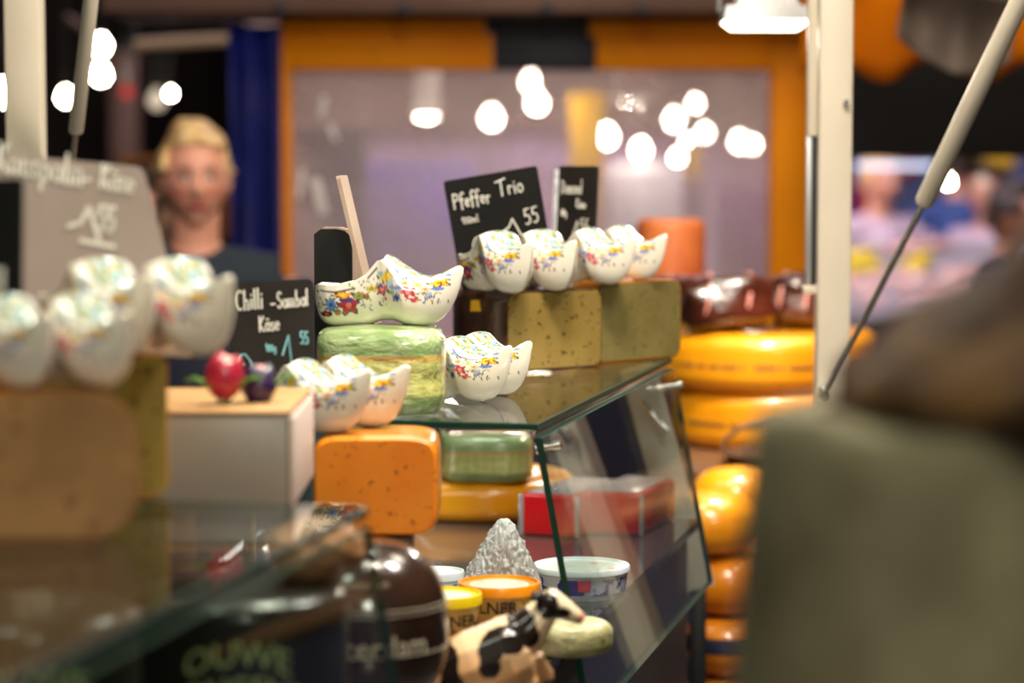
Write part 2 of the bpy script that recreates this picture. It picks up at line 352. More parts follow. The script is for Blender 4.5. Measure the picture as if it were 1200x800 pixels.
# hand lettering --------------------------------------------------------------
def arc(cx, cy, rx, ry, a0, a1, n=9): return [(cx+rx*math.cos(R(a0+(a1-a0)*i/n)), cy+ry*math.sin(R(a0+(a1-a0)*i/n))) for i in range(n+1)]
G = {
 'P': (.62, [[(.1, 0), (.12, 1)], [(.1, .95)]+arc(.28, .75, .28, .23, 70, -110)]),
 'f': (.42, [arc(.32, .82, .16, .16, 20, 180, 6)+[(.15, -.12)], [(0, .5), (.38, .54)]]),
 'e': (.48, [[(.06, .26), (.42, .32)]+arc(.24, .28, .19, .24, 20, 320)]),
 'r': (.4, [[(.08, .5), (.1, 0)], [(.1, .3)]+arc(.25, .34, .14, .16, 160, 30, 5)]),
 'R': (.6, [[(.1, 0), (.1, .7)]+arc(.1, .53, .32, .17, 90, -90)+[(.5, 0)]]),
 'T': (.8, [[(0, .9), (.8, 1.05)], [(.42, .97), (.4, 0)]]),
 'i': (.22, [[(.1, .5), (.11, 0)], [(.1, .68), (.12, .72)]]),
 'o': (.5, [arc(.25, .26, .19, .25, 90, 450, 14)]),
 '0': (.5, [arc(.25, .4, .19, .4, 90, 450, 14)]),
 '1': (.35, [[(0, .55), (.22, .95), (.24, 0)]]),
 'm': (.75, [[(.06, .5), (.07, 0)], [(.07, .3)]+arc(.2, .34, .12, .16, 150, 0, 5)+[(.33, 0)], [(.33, .3)]+arc(.47, .34, .13, .16, 150, 0, 5)+[(.62, 0)]]),
 'n': (.5, [[(.06, .5), (.07, 0)], [(.07, .3)]+arc(.23, .34, .15, .16, 150, 0, 5)+[(.4, 0)]]),
 'l': (.22, [[(.1, 1), (.08, .1), (.18, 0)]]),
 '5': (.5, [[(.45, .95), (.12, .93), (.1, .52)]+arc(.22, .3, .22, .28, 110, -130)]),
 'C': (.6, [arc(.36, .48, .28, .48, 50, 300, 12)]),
 'h': (.5, [[(.08, 1), (.08, 0)], [(.08, .3)]+arc(.24, .34, .15, .16, 150, 0, 5)+[(.4, 0)]]),
 '-': (.5, [[(.1, .35), (.4, .38)]]),
 'S': (.55, [arc(.28, .72, .2, .24, 30, 260, 8)+arc(.26, .25, .22, .25, 90, -150, 8)]),
 's': (.38, [arc(.2, .38, .12, .12, 30, 250, 6)+arc(.18, .13, .14, .13, 80, -150, 6)]),
 'a': (.5, [arc(.23, .24, .18, .24, 30, 330, 10), [(.42, .5), (.44, 0)]]),
 'b': (.5, [[(.08, 1), (.08, 0)], arc(.25, .24, .17, .24, 180, -170, 10)]),
 'd': (.5, [[(.42, 1), (.42, 0)], arc(.24, .24, .18, .24, 20, 340, 10)]),
 'u': (.48, [[(.06, .5)]+arc(.22, .2, .16, .2, 180, 360, 6)+[(.38, .5), (.4, 0)]]),
 'p': (.5, [[(.08, .5), (.08, -.35)], arc(.25, .24, .17, .24, 180, -170, 10)]),
 't': (.36, [[(.18, .85), (.17, .06), (.3, 0)], [(0, .52), (.34, .54)]]),
 'K': (.6, [[(.1, 0), (.1, .95)], [(.5, .95), (.12, .42), (.55, 0)]]),
 'D': (.65, [[(.1, 0), (.1, .95)], [(.05, .95)]+arc(.15, .48, .4, .47, 80, -90)+[(.05, 0)]]),
 'g': (.5, [arc(.23, .24, .18, .24, 30, 330, 10), [(.42, .5), (.42, -.2)]+arc(.24, -.2, .18, .14, 0, -150, 6)]),
 ' ': (.35, []),
}
G['ä'] = (.5, G['a'][1]+[[(.14, .7), (.16, .73)], [(.32, .7), (.34, .73)]])
def strokes(text, x, z, size, slope=0, sx=1):
    out = []; cx = 0
    for ch in text:
        wd, ls = G[ch]
        jz = random.uniform(-.03, .03)
        for l in ls: out.append([(x+(cx+p[0]*sx)*size, z+(p[1]+jz)*size+slope*(cx+p[0]*sx)*size) for p in l])
        cx += (wd+.07)*sx
    return out
def ribbon(name, lines, wd, y, m, parent):
    """chalk lines lying on a board face (x-z plane, facing -y)"""
    vs = []; fs = []
    for l in lines:
        for (a, b) in zip(l[:-1], l[1:]):
            d = Vector((b[0]-a[0], b[1]-a[1])); L = d.length
            if L < 1e-6: continue
            d /= L; n = Vector((-d.y, d.x))*wd/2; e = d*wd*.25; i = len(vs)
            A = Vector(a)-e; B = Vector(b)+e
            for q in (A+n, A-n, B-n, B+n): vs.append((q.x, y, q.y))
            for q in (A+n, A-n, B-n, B+n): vs.append((q.x, y+.0006, q.y))
            fs += [(i, i+1, i+2, i+3), (i+4, i+7, i+6, i+5), (i, i+4, i+5, i+1), (i+3, i+2, i+6, i+7), (i, i+3, i+7, i+4), (i+1, i+5, i+6, i+2)]
    return mesh(name, vs, fs, m, parent, smooth=False)
def sign(label, origin, wd, ht, rot, writing, bmat='board', t=.004, rad=.004, edge=None, group=None, skew=0):
    """rot = (lean, roll, yaw); local board in x-z, writing side -y, origin bottom centre.  writing: list of (lines, width, material)"""
    th = thing('price_sign', label, 'sign', origin, 0, group)
    th.rotation_euler = rot
    bm = bmesh.new(); n = 4; ring = []
    for (cx, cz, a0) in ((wd/2-rad, rad, -90), (wd/2-rad, ht-rad, 0), (-wd/2+rad, ht-rad, 90), (-wd/2+rad, rad, 180)):
        for k in range(n+1): a = R(a0+90*k/n); ring.append((cx+rad*math.cos(a), cz+rad*math.sin(a)))
    ring = [(x+(ht-z)*skew*(1 if x > 0 else 0), z) for x, z in ring]
    b = [(x, -t/2, z) for x, z in ring]; f = [(x, t/2, z) for x, z in ring]
    o = prism('board', b, f, M[bmat], th)
    for i, (ls, lw, mm) in enumerate(writing): ribbon('chalk_writing', ls, lw, -t/2-.0007, M[mm], th)
    return th

# ------------------------------------------------------------------ the setting
def struct(o): o['kind'] = 'structure'; return o
struct(box('floor', (-9, -2, -.05), (9, 16, 0), M['floor']))
struct(box('ceiling', (-9, -2, 5.2), (9, 16, 5.3), M['hallwall']))
struct(box('wall_back', (-9, 14, 0), (9, 14.2, 5.2), M['hallwall']))
struct(box('wall_left', (-9.2, -2, 0), (-9, 16, 5.2), M['hallwall']))
struct(box('wall_right', (9, -2, 0), (9.2, 16, 5.2), M['hallwall']))

# ------------------------------------------------------------------ glass counter
def pt(v): return (v.x, v.y, v.z)
def glass_top(label, s0, s1, t1, zt=ZT, th=.008, lip=True):
    t = thing('glass_counter_top', label, 'glass top', pt(K((s0+s1)/2, t1/2, zt-th)))
    off = t.location
    ring = [K(s0, 0), K(s1, 0), K(s1, t1), K(s0, t1)]
    i = .0012
    ring_i = [K(s0+i, i), K(s1-i, i), K(s1-i, t1-i), K(s0+i, t1-i)]
    z = lambda r, zz: [pt(Vector((p.x, p.y, zz))-off) for p in r]
    vs = z(ring_i, zt) + z(ring, zt-i) + z(ring, zt-th+i) + z(ring_i, zt-th)
    fs = [(0, 1, 2, 3), (15, 14, 13, 12)]; fm = [0, 0]
    for L in range(3):
        for k in range(4):
            fs.append((L*4+k, (L+1)*4+k, (L+1)*4+(k+1) % 4, L*4+(k+1) % 4)); fm.append(2 if L == 2 else 1)
    o = mesh('glass_sheet', vs, fs, [M['glass'], M['glass_edge'], M['glass_lip' if lip else 'glass_edge']], t, smooth=False, fm=fm)
    # polished channel under the customer edge
    a = K(s0, .004, zt-th-.0035)-off; b = K(s1, .004, zt-th-.0035)-off
    if lip: beam('edge_channel', a, b, .004, .007, M['glass_lip'], t, up=Vector((0, 0, 1)), bevel=.0006)
    return t
gA = glass_top('horizontal glass sheet carrying the green cheese and the pepper cheeses', 0, .84, .34)
gB = glass_top('nearest horizontal glass sheet at lower left under the brown cheeses', -1.35, -.60, .42, lip=False)
def slant_glass(label, s0, s1, deg=10.5, z0=ZT-.015, z1=1.06, th=.007, studs=()):
    t = thing('slanted_front_glass', label, 'glass pane', pt(K((s0+s1)/2, 0, z1)))
    off = t.location; tn = math.tan(R(deg))
    def q(s, z, d): return pt(K(s, -(z0-z)*tn-d, z)-off)
    n = [(s0, z0), (s1, z0), (s1, z1), (s0, z1)]
    vs = [q(s, z, th/2) for s, z in n]+[q(s, z, -th/2) for s, z in n]
    fs = [(3, 2, 1, 0), (4, 5, 6, 7)] + [(i, (i+1) % 4, 4+(i+1) % 4, 4+i) for i in range(4)]
    mesh('glass_sheet', vs, fs, [M['glass'], M['glass_edge']], t, smooth=False, fm=[0, 0, 1, 1, 1, 1])
    for (s, z) in studs:
        a = Vector(q(s, z, -.006)); nrm = (-E2*math.cos(R(deg)) + Vector((0, 0, math.sin(R(deg))))).normalized()
        tube('stud', [a, a+nrm*.004, a+nrm*.0041, a+nrm*.018, a+nrm*.0181, a+nrm*.026], [.006, .006, .0035, .0035, .005, .005], M['steel'], t)
    return t
slant_glass('slanted glass pane below the far glass top, with chrome studs', .004, .84, studs=((.012, 1.333), (.78, 1.325)))
slant_glass('slanted glass pane of the nearest counter at lower left', -1.35, -.604)
# counter body, deck
def counter_box(name, lab, cat, s0, s1, t0, t1, z0, z1, m):
    t = thing(name, lab, cat, pt(K((s0+s1)/2, (t0+t1)/2, z0)))
    off = t.location; r = [K(s0, t0), K(s1, t0), K(s1, t1), K(s0, t1)]
    return t, off, [pt(Vector((p.x, p.y, z0))-off) for p in r], [pt(Vector((p.x, p.y, z1))-off) for p in r]
t, off, b, tp = counter_box('display_counter', 'dark market counter with shiny steel deck inside the glass front', 'counter', -1.35, .86, -.018, .46, 0, ZD-.012, 'counterbody')
prism('body', b, tp, M['counterbody'], t)
for (s0, s1, mm) in ((-1.35, -.58, 'counterbody'), (-.579, .86, 'deck')):
    r = [K(s0, -.034), K(s1, -.034), K(s1, .46), K(s0, .46)]
    prism('deck', [pt(Vector((p.x, p.y, ZD-.012))-off) for p in r], [pt(Vector((p.x, p.y, ZD))-off) for p in r], M[mm], t)
for g_, ss in ((gA, (.02, .80)), (gB, (-1.3, -.64))):
    for s_ in ss: tube('support_post', [K(s_, .31, ZD)-g_.location, K(s_, .31, ZT-.0085)-g_.location], .007, M['steel'], g_)

# ------------------------------------------------------------------ porcelain clogs
def ip(x, pts): return float(np.interp(x, [p[0] for p in pts], [p[1] for p in pts]))
ZTOP = [(0, .265), (.02, .285), (.15, .275), (.28, .305), (.36, .355), (.43, .44), (.48, .487), (.52, .478), (.6, .425), (.7, .375), (.78, .360), (.86, .372), (.94, .405), (.985, .412), (1, .385)]
ZBOT = [(0, .16), (.01, .10), (.03, .05), (.07, .012), (.12, 0), (.33, 0), (.40, .022), (.46, .042), (.53, .040), (.60, .012), (.65, 0), (.74, 0), (.80, .016), (.86, .055), (.91, .115), (.95, .19), (.98, .28), (1, .375)]
WID = [(0, .05), (.01, .085), (.03, .12), (.08, .155), (.15, .17), (.3, .165), (.45, .17), (.6, .185), (.7, .172), (.78, .142), (.85, .106), (.91, .070), (.95, .042), (.98, .020), (1, .006)]
def clog_mesh(seed=1):
    L = .157; NS = 150; NH = 40; NC = 56
    S = [0.5-0.5*math.cos(math.pi*i/(NS-1)) if False else i/(NS-1) for i in range(NS)]
    ker = np.ones(7)/7
    def sm(tab):
        xs = np.linspace(-.06, 1.06, 340); ys = np.interp(xs, [p[0] for p in tab], [p[1] for p in tab])
        ys[xs < 0] = tab[0][1]; ys = np.convolve(np.pad(ys, 4, 'edge'), np.ones(9)/9, 'valid')
        return lambda q: float(np.interp(q, xs, ys))
    zt_, zb_, w_ = sm(ZTOP), sm(ZBOT), sm(WID)
    vs = []; side = []
    M_ = NH*2+NC
    for s in S:
        zt = zt_(s); zb = min(zb_(s), zt-.004); wd = w_(s) if s < .999 else .004
        o = 1-min(1, max(0, (s-.425)/.05)); o = o*o*(3-2*o)
        og = 1-min(1, max(0, (s-.43)/.20)); og = og*og*(3-2*og)
        if s < .05: o = o*1.0
        h = zt-zb; zm = (zb+h*(.56+.30*min(1, max(0, (s-.6)/.4))))*(1-og)+zt*og*(1 if s < .43 else 1-.05*min(1, (s-.43)/.05))-0
        D = (h*.80)*min(1, max(0, (s-.022)/.05))
        ring = []
        flare = .93
        for k in range(NH+1):                      # bottom centre -> right rim
            a = math.pi/2*k/NH
            y = wd*math.sin(a)**(.8+.65*min(1, max(0, (s-.68)/.25))); z = zb+(zm-zb)*(1-math.cos(a)**.9) if a < math.pi/2 else zm
            # hull narrows a little above its belly when open
            y *= 1-.07*o*max(0, (k/NH-.55)/.45)**2
            # prow pinch
            ring.append((y, z, 0))
        yr = ring[-1][0]
        for k in range(1, NC):                    # crown or cavity, right -> left
            q = math.cos(math.pi*k/NC); aq = abs(q)
            zc = zm+(zt-zm)*max(0, 1-aq**2.3)**.62
            if s > .5:                            # hollow saddle between the instep and the toe
                zc -= .020*math.exp(-((s-.74)/.13)**2)*max(0, 1-(aq/.8)**2)
            lip = max(0, min(1, (.90-aq)/.10)); zo = zm + .006*(1-lip)*(1 if aq > .9 else 1-lip) - D*(lip**.6 if lip > 0 else 0)*max(0, 1-(aq/.95)**6)**.5
            ring.append((yr*q, zc*(1-o)+zo*o, aq if o > .5 else 2+aq))
        left = [(-y, z, c) for (y, z, c) in ring[1:NH+1]][::-1]
        ring = ring + left
        for (y, z, c) in ring: vs.append((s*L, y*L, z*L)); side.append(c)
    n = len(ring); fs = []
    for i in range(NS-1):
        for k in range(n):
            fs.append((i*n+k, i*n+(k+1) % n, (i+1)*n+(k+1) % n, (i+1)*n+k))
    fs.append(tuple(range(n))[::-1]); fs.append(tuple((NS-1)*n+k for k in range(n)))
    me = bpy.data.meshes.new('ceramic_clog'); me.from_pydata(vs, [], fs); me.update()
    bm = bmesh.new(); bm.from_mesh(me); bmesh.ops.recalc_face_normals(bm, faces=bm.faces); bm.to_mesh(me); bm.free()
    # ---- hand-painted flowers (flat paint on the glaze), laid out in the side view
    V = np.array(vs); s = V[:, 0]/L; z = V[:, 2]/L; c = np.array(side); y = V[:, 1]/L
    zc = z + .0
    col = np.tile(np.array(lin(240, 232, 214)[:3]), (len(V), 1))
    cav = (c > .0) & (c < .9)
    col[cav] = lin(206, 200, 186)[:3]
    rng = random.Random(seed)
    paintable = (~cav)
    # on the crown use the distance from the side as extra height so that motifs do not smear
    up = np.where(c >= 2, (1-(c-2))*np.abs(np.interp(s, [p[0] for p in WID], [p[1] for p in WID]))*.75, 0)
    zz = z+up
    def blob(S0, Z0, rs, rz, colr, petals=0, ph=0, ring=None, dark=None):
        dx = (s-S0)/rs; dz = (zz-Z0)/rz; d = np.hypot(dx, dz); a = np.arctan2(dz, dx)
        lim = 1+ (.28*np.cos(petals*a+ph) if petals else 0)
        m = paintable & (d < lim)
        if dark is not None:
            m2 = paintable & (d < lim*1.25); col[m2] = dark
        col[m] = colr
        if ring is not None: m3 = paintable & (d < .42); col[m3] = ring
    cc = lambda *q: np.array(lin(*q)[:3])
    INK = cc(60, 62, 70)
    def q(X, Y): return ((X*.175-18)/178, (98-Y*.175)/178)
    def curve(pts, wdt, colr):
        for (a, b) in zip(pts[:-1], pts[1:]):
            a = np.array(a); b = np.array(b); d = b-a; LL = max(1e-6, (d**2).sum())
            t_ = np.clip(((s-a[0])*d[0]+(zz-a[1])*d[1])/LL, 0, 1)
            dist = np.hypot(s-(a[0]+t_*d[0]), zz-(a[1]+t_*d[1])); col[paintable & (dist < wdt)] = colr
    # fine tendrils and ticks first
    for k in range(34):
        X = rng.uniform(130, 1000); Yb = 300+60*math.sin(X/180)+rng.uniform(-90, 110)
        Yb = min(Yb, 470 if X < 400 else 420)
        a = rng.uniform(0, 6.3); r = rng.uniform(18, 42)
        curve([q(X+r*math.cos(a+i*.7)*(1-i*.13), Yb+r*math.sin(a+i*.7)*(1-i*.13)) for i in range(5)], .0035, rng.choice([cc(120, 140, 120), cc(96, 104, 120), cc(150, 160, 110)]))
    k_ = .175/178
    F_ = [(190, 470, 42, 20, cc(60, 34, 24), 0, cc(210, 90, 30)), (270, 458, 24, 22, cc(150, 96, 30), 0, None), (225, 408, 34, 38, cc(110, 150, 215), 9, cc(60, 90, 170)),
          (345, 412, 52, 48, cc(176, 44, 50), 5, cc(226, 120, 110)), (330, 372, 56, 17, cc(84, 50, 130), 0, None), (305, 338, 52, 22, cc(236, 160, 40), 4, cc(246, 214, 90)),
          (415, 345, 36, 22, cc(150, 150, 60), 0, cc(96, 110, 40)), (470, 348, 18, 26, cc(130, 110, 40), 0, None), (505, 296, 34, 26, cc(206, 196, 80), 5, cc(150, 140, 40)),
          (575, 300, 32, 28, cc(214, 90, 90), 6, cc(240, 170, 150)), (602, 214, 36, 34, cc(244, 214, 70), 6, cc(236, 180, 40)), (565, 190, 20, 18, cc(140, 190, 220), 4, None),
          (655, 268, 46, 44, cc(180, 206, 232), 7, cc(246, 240, 230)), (728, 246, 54, 38, cc(246, 238, 226), 5, cc(236, 160, 60)), (690, 285, 66, 14, cc(120, 140, 196), 0, None),
          (752, 316, 48, 34, cc(196, 64, 76), 5, cc(236, 150, 150)), (674, 356, 26, 26, cc(70, 84, 170), 6, None), (800, 368, 40, 18, cc(206, 80, 96), 4, None),
          (745, 182, 56, 22, cc(150, 196, 226), 5, cc(236, 240, 240)), (690, 150, 30, 20, cc(130, 180, 214), 4, None), (848, 186, 24, 18, cc(232, 130, 60), 5, None), (884, 214, 30, 18, cc(150, 190, 90), 0, cc(210, 220, 120)),
          (960, 254, 56, 24, cc(244, 204, 40), 5, cc(232, 120, 50)), (950, 296, 46, 13, cc(120, 140, 214), 0, None), (868, 296, 30, 20, cc(244, 190, 140), 5, cc(220, 130, 60)),
          (893, 344, 26, 24, cc(160, 174, 226), 6, None), (640, 320, 20, 14, cc(150, 170, 80), 0, None), (820, 262, 24, 16, cc(170, 190, 90), 0, None), (1015, 200, 30, 12, cc(120, 150, 190), 0, None), (920, 190, 26, 12, cc(110, 140, 90), 0, None)]
    for (X, Y, rX, rY, c0, pet, ring) in F_:
        a, b = q(X, Y)
        blob(a, b, rX*k_, rY*k_, c0, pet, rng.uniform(0, 6), ring, INK if rX > 30 and rng.random() < .35 else None)
    for k in range(26):
        X = rng.uniform(840, 1030); Y = 330+rng.uniform(-10, 50); curve([q(X, Y), q(X+4, Y+22)], .0028, INK) if k < 10 else None
        X = rng.uniform(140, 1000); Y = rng.uniform(240, 400)
        a, b = q(X, Y); blob(a, b, .008, .008, rng.choice([cc(150, 170, 80), cc(200, 70, 60), cc(90, 110, 180), cc(232, 190, 60)]))
    # saddle on top between instep and toe: blue-green vines framed by a white band with a fine ink line
    saddle = (c >= 2) & (s > .50) & (s < .95)
    cq = np.abs(c-2)
    nz = np.array([noise.noise(Vector((a*26, b*26, 3.1*seed))) for a, b in zip(s, y*1.0)])
    nz2 = np.array([noise.noise(Vector((a*40, b*40, 9.1))) for a, b in zip(s, y*1.0)])
    inn = saddle & (cq < .62)
    col[inn & (nz > .02)] = cc(150, 196, 214); col[inn & (nz < -.12)] = cc(130, 146, 74); col[inn & (np.abs(nz-.02) < .025)] = cc(96, 116, 110); col[inn & (nz2 > .32)] = cc(214, 176, 60); col[inn & (nz2 < -.36)] = cc(90, 100, 110)
    band = saddle & (cq >= .62) & (cq < .80); col[band] = cc(244, 240, 230)
    col[saddle & (np.abs(cq-.82) < .018)] = INK; 
    # ink line under the rim of the opening
    hull = (c == 0) & (s < .44) & (s > .02)
    zr = np.interp(s, [p[0] for p in ZTOP], [p[1] for p in ZTOP])-.040
    col[hull & (np.abs(z-zr) < .0045)] = INK
    at = me.color_attributes.new('paint', 'FLOAT_COLOR', 'POINT')
    at.data.foreach_set('color', np.concatenate([col, np.ones((len(V), 1))], axis=1).astype(np.float32).ravel())
    me.materials.append(M['porcelain']); me.polygons.foreach_set('use_smooth', [True]*len(me.polygons))
    return me
CLOG = clog_mesh()
def clog(label, mid, yaw, scale=1, pitch=0, roll=0, group=None):
    """mid = world point under the middle of the sole; yaw = heading of the toe (0 = picture right, negative = towards camera)"""
    o = bpy.data.objects.new('ceramic_clog', CLOG); C.objects.link(o)
    rot = Matrix.Rotation(R(yaw), 4, 'Z') @ Matrix.Rotation(R(-pitch), 4, 'Y') @ Matrix.Rotation(R(roll), 4, 'X')
    o.rotation_euler = rot.to_euler(); o.scale = (scale,)*3
    o.location = Vector(mid) - rot @ Vector((.157*.5*scale, 0, 0))
    return tag(o, label, 'clog', group)

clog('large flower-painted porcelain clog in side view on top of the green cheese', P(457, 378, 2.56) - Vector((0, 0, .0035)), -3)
zc = 1.4650

# ------------------------------------------------------------------ cheeses
def wheel(name, label, cat, loc, r, h, c, m, group=None, sx=1, sy=1, dome=0, rz=0, part='wax_rind', seg=56):
    t = thing(name, label, cat, loc, rz, group)
    lathe(part, rprof(r, h, c, 8, dome), m, t, seg, sx, sy)
    return t
def green_wheel(label, loc, rx, ry, h):
    t = thing('green_cheese', label, 'cheese', loc)
    # squarish plan (superellipse) with soft shoulders
    prof = rprof(1, 1, .2, 10, .035); vs = []; fs = []; seg = 96; zs = []
    pr = []
    for (a, b) in zip(prof[:-1], prof[1:]):
        n = 1 if math.dist(a, b) < .05 else 14
        pr += [(a[0]+(b[0]-a[0])*i/n, a[1]+(b[1]-a[1])*i/n) for i in range(n)]
    pr.append(prof[-1]); n = len(pr)
    for i in range(seg):
        a = 2*math.pi*i/seg; ca, sa = math.cos(a), math.sin(a)
        k = (abs(ca)**3.4+abs(sa)**3.4)**(-1/3.4)
        for r_, z in pr: vs.append((r_*ca*k*rx, r_*sa*k*ry, z*h))
    for i in range(seg):
        j = (i+1) % seg
        for k in range(n-1): fs.append((i*n+k, j*n+k, j*n+k+1, i*n+k+1))
    o = mesh('wax_rind', vs, fs, M['chillgreen'], t)
    bm = bmesh.new(); bm.from_mesh(o.data); bmesh.ops.remove_doubles(bm, verts=bm.verts, dist=1e-6); bmesh.ops.recalc_face_normals(bm, faces=bm.faces); bm.to_mesh(o.data); bm.free()
    G1 = lin(138, 164, 104); G2 = lin(176, 192, 144); Y1 = lin(190, 190, 116); Y2 = lin(160, 158, 78); OR = lin(204, 150, 70); DK = lin(96, 110, 60)
    def col(v):
        z = v.z/h; rr = max(abs(v.x/rx), abs(v.y/ry)); nn = noise.noise(Vector((v.x*60, v.y*60, v.z*40)))
        if rr > .80 and .20 < z < .66:
            st = .5+.5*math.sin(math.atan2(v.y, v.x)*34+nn*2)
            cA = np.array(Y1)*(1-st*.6)+np.array(Y2)*st*.6
            if z > .635 or z < .215: return OR
            return tuple(cA[:3])+(1,)
        if z <= .20 and rr > .7: k = .5+nn*.5; return tuple(np.array(DK)*(1-k)+np.array(G1)*k)
        k = min(1, max(0, .35+nn)); return tuple(np.array(G1)*(1-k)+np.array(G2)*k)
    vpaint(o, col)
    return t
green_wheel('green-rinded cheese with pale label band, under the large clog', P(447, 378, 2.56)*1-Vector((0, 0, .094)), .0685, .062, .0935)
gz = P(447, 378, 2.56).z - .094
def half_wheel(name, label, mid, hw, depth, h, ang, face_m, rind_m, c=.016, group=None, cat='cheese'):
    """cut wheel: flat face centred at mid, facing direction ang (deg), rind behind it"""
    t = thing(name, label, cat, mid, R(ang)+math.pi/2, group)   # local -y = face direction
    prof = rprof(1, h, 0, 1); n = 8
    prof = [(0, 0)]+[(hw-c+c*math.sin(a), c-c*math.cos(a)) for a in [math.pi/2*i/n for i in range(n+1)]]+[(hw-c+c*math.cos(a), h-c+c*math.sin(a)) for a in [math.pi/2*i/n for i in range(n+1)]]+[(0, h)]
    vs, fs = lathe_data(prof, 32, 1, depth/hw, 0, math.pi)
    bm = bmesh.new(); bv = [bm.verts.new(v) for v in vs]
    for f in fs: bm.faces.new([bv[i] for i in f])
    bmesh.ops.remove_doubles(bm, verts=bm.verts, dist=1e-6)
    # close the back of the shell so that the rind reads as solid
    es = [e for e in bm.edges if e.is_boundary]
    bmesh.ops.holes_fill(bm, edges=es)
    from_bm('rind', bm, rind_m, t, True, 50)
    # cut face: a slab a touch smaller than the rind, proud by half a millimetre
    k = .0022; pr = [(x-k if x > 0 else 0, min(max(z, k), h-k)) for x, z in prof]
    ring = [(x, z) for x, z in pr[1:-1]] + [(-x, z) for x, z in pr[1:-1]][::-1]
    prism('cut_face', [(x, -.0012, z) for x, z in ring], [(x, .006, z) for x, z in ring], face_m, t)
    return t
a1 = math.degrees(math.atan2(-.683, .731))
h1 = half_wheel('pepper_cheese', 'halved pepper cheese in dark shiny rind, cut face speckled, left of its pair', (.054, 3.035, ZT), .078, .185, .100, a1-8, M['pepper'], M['darkrind'], group=None)
half_wheel('pepper_cheese', 'halved pepper cheese with orange rind at the far corner of the glass', (.168, 3.185, ZT), .083, .10, .104, a1-2, M['herb'], M['orangerind'])
# sticker on the dark rind
st = box('sticker', (-.012, -.0006, -.007), (.012, .0006, .007), M['sticker'], h1); st.location = (-.074, .06, .080); st.rotation_euler = (R(-12), 0, R(-66))

# orange chilli cheese on a riser in the gap between the two glass tops
yC = 2.24
zo = P(440, 513, yC).z; zo0 = P(440, 627, yC).z
t = thing('wooden_riser', 'dark wooden riser block under the orange chilli cheese', 'riser', (P(440, 627, yC+.05).x-.01, yC+.06, ZD))
box('block', (-.045, -.035, 0), (.045, .05, zo0-ZD-.001), M['shelfwood'], t, .002)
t = thing('chilli_cheese', 'bright orange cut cheese with rounded corners below two painted clogs', 'cheese', (P(440, 627, yC).x, yC, zo0))
hh = zo-zo0; wx = .0578
def rblock(nm, wx, dy, h, c, m, parent, y0=0, px=4.5):
    """block with a superelliptic front outline"""
    ring = []
    for i in range(72):
        a = 2*math.pi*i/72; ca, sa = math.cos(a), math.sin(a); k = (abs(ca)**px+abs(sa)**px)**(-1/px)
        ring.append((ca*k, sa*k))
    vs = []; fs = []; ys = [0, .0015, .004, dy-.02, dy-.008, dy-.002, dy]; sc_ = [.955, .982, 1, 1, .97, .9, .8]
    for yy, s_ in zip(ys, sc_):
        for (x, z) in ring: vs.append((x*wx*s_, y0+yy, h/2+z*(h/2)*(s_ if s_ > .93 else 1)*(1 if s_ > .93 else s_/.93)))
    n = 72
    for i in range(len(ys)-1):
        for k in range(n): fs.append((i*n+k, i*n+(k+1) % n, (i+1)*n+(k+1) % n, (i+1)*n+k))
    fs.append(tuple(range(n))); fs.append(tuple((len(ys)-1)*n+k for k in range(n))[::-1])
    o = mesh(nm, vs, fs, m, parent); o.data.set_sharp_from_angle(angle=R(35)); return o
rblock('paste', wx, .115, hh, .02, M['chilli'], t, px=6.5)
rblock('rind', wx+.0012, .112, hh+.0012, .02, M['orangerind'], t, y0=.005, px=6.5)

cl = [(P(362, 506, 2.285), 'left one of two white painted clogs on the orange cheese, beside the tulips', -28), (P(408, 498, 2.335), 'right one of two white painted clogs on the orange cheese', -28)]
for p, lb, yw in cl: clog(lb, (p.x, p.y, zo), yw, .93, 3)
# pair beside the green cheese, on the glass
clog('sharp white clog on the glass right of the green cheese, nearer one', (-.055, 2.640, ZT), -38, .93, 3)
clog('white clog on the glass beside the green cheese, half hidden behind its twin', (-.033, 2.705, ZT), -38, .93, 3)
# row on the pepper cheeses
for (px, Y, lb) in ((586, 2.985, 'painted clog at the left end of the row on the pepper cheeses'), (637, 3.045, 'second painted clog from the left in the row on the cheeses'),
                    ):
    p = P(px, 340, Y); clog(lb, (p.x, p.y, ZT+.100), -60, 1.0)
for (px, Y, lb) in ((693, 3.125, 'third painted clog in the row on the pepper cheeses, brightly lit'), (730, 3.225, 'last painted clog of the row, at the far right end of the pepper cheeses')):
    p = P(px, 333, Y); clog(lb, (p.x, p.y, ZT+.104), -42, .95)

# near left cheeses and clogs
half_wheel('matured_cheese', 'large blurred brown cut cheese on the near glass at far left', (-.345, 1.655, ZT), .088, .07, .102, -84, M['brownpaste'], M['brownrind'], c=.036)
half_wheel('mustard_cheese', 'yellow cut cheese standing behind the brown cheese on the near glass', (-.318, 1.825, ZT), .078, .12, .112, -38, M['yellowpaste'], M['yellowwax'], c=.012)
for (px, Y, z, lb) in ((8, 1.70, ZT+.102, 'blurred clog at the left picture edge, lowest of the near group'), (98, 1.715, ZT+.102, 'blurred clog on the brown cheese with its toe beside the yellow cheese')):
    p = P(px, 450, Y); clog(lb, (p.x, p.y, z), -52, .86)
for (px, Y, z, lb) in ((122, 1.865, ZT+.112, 'blurred clog behind the front two, below the big grey price sign'), (212, 1.88, ZT+.112, 'blurred clog furthest right of the near group, toe raised before the woman')):
    p = P(px, 400, Y); clog(lb, (p.x, p.y, z), -52, .98)


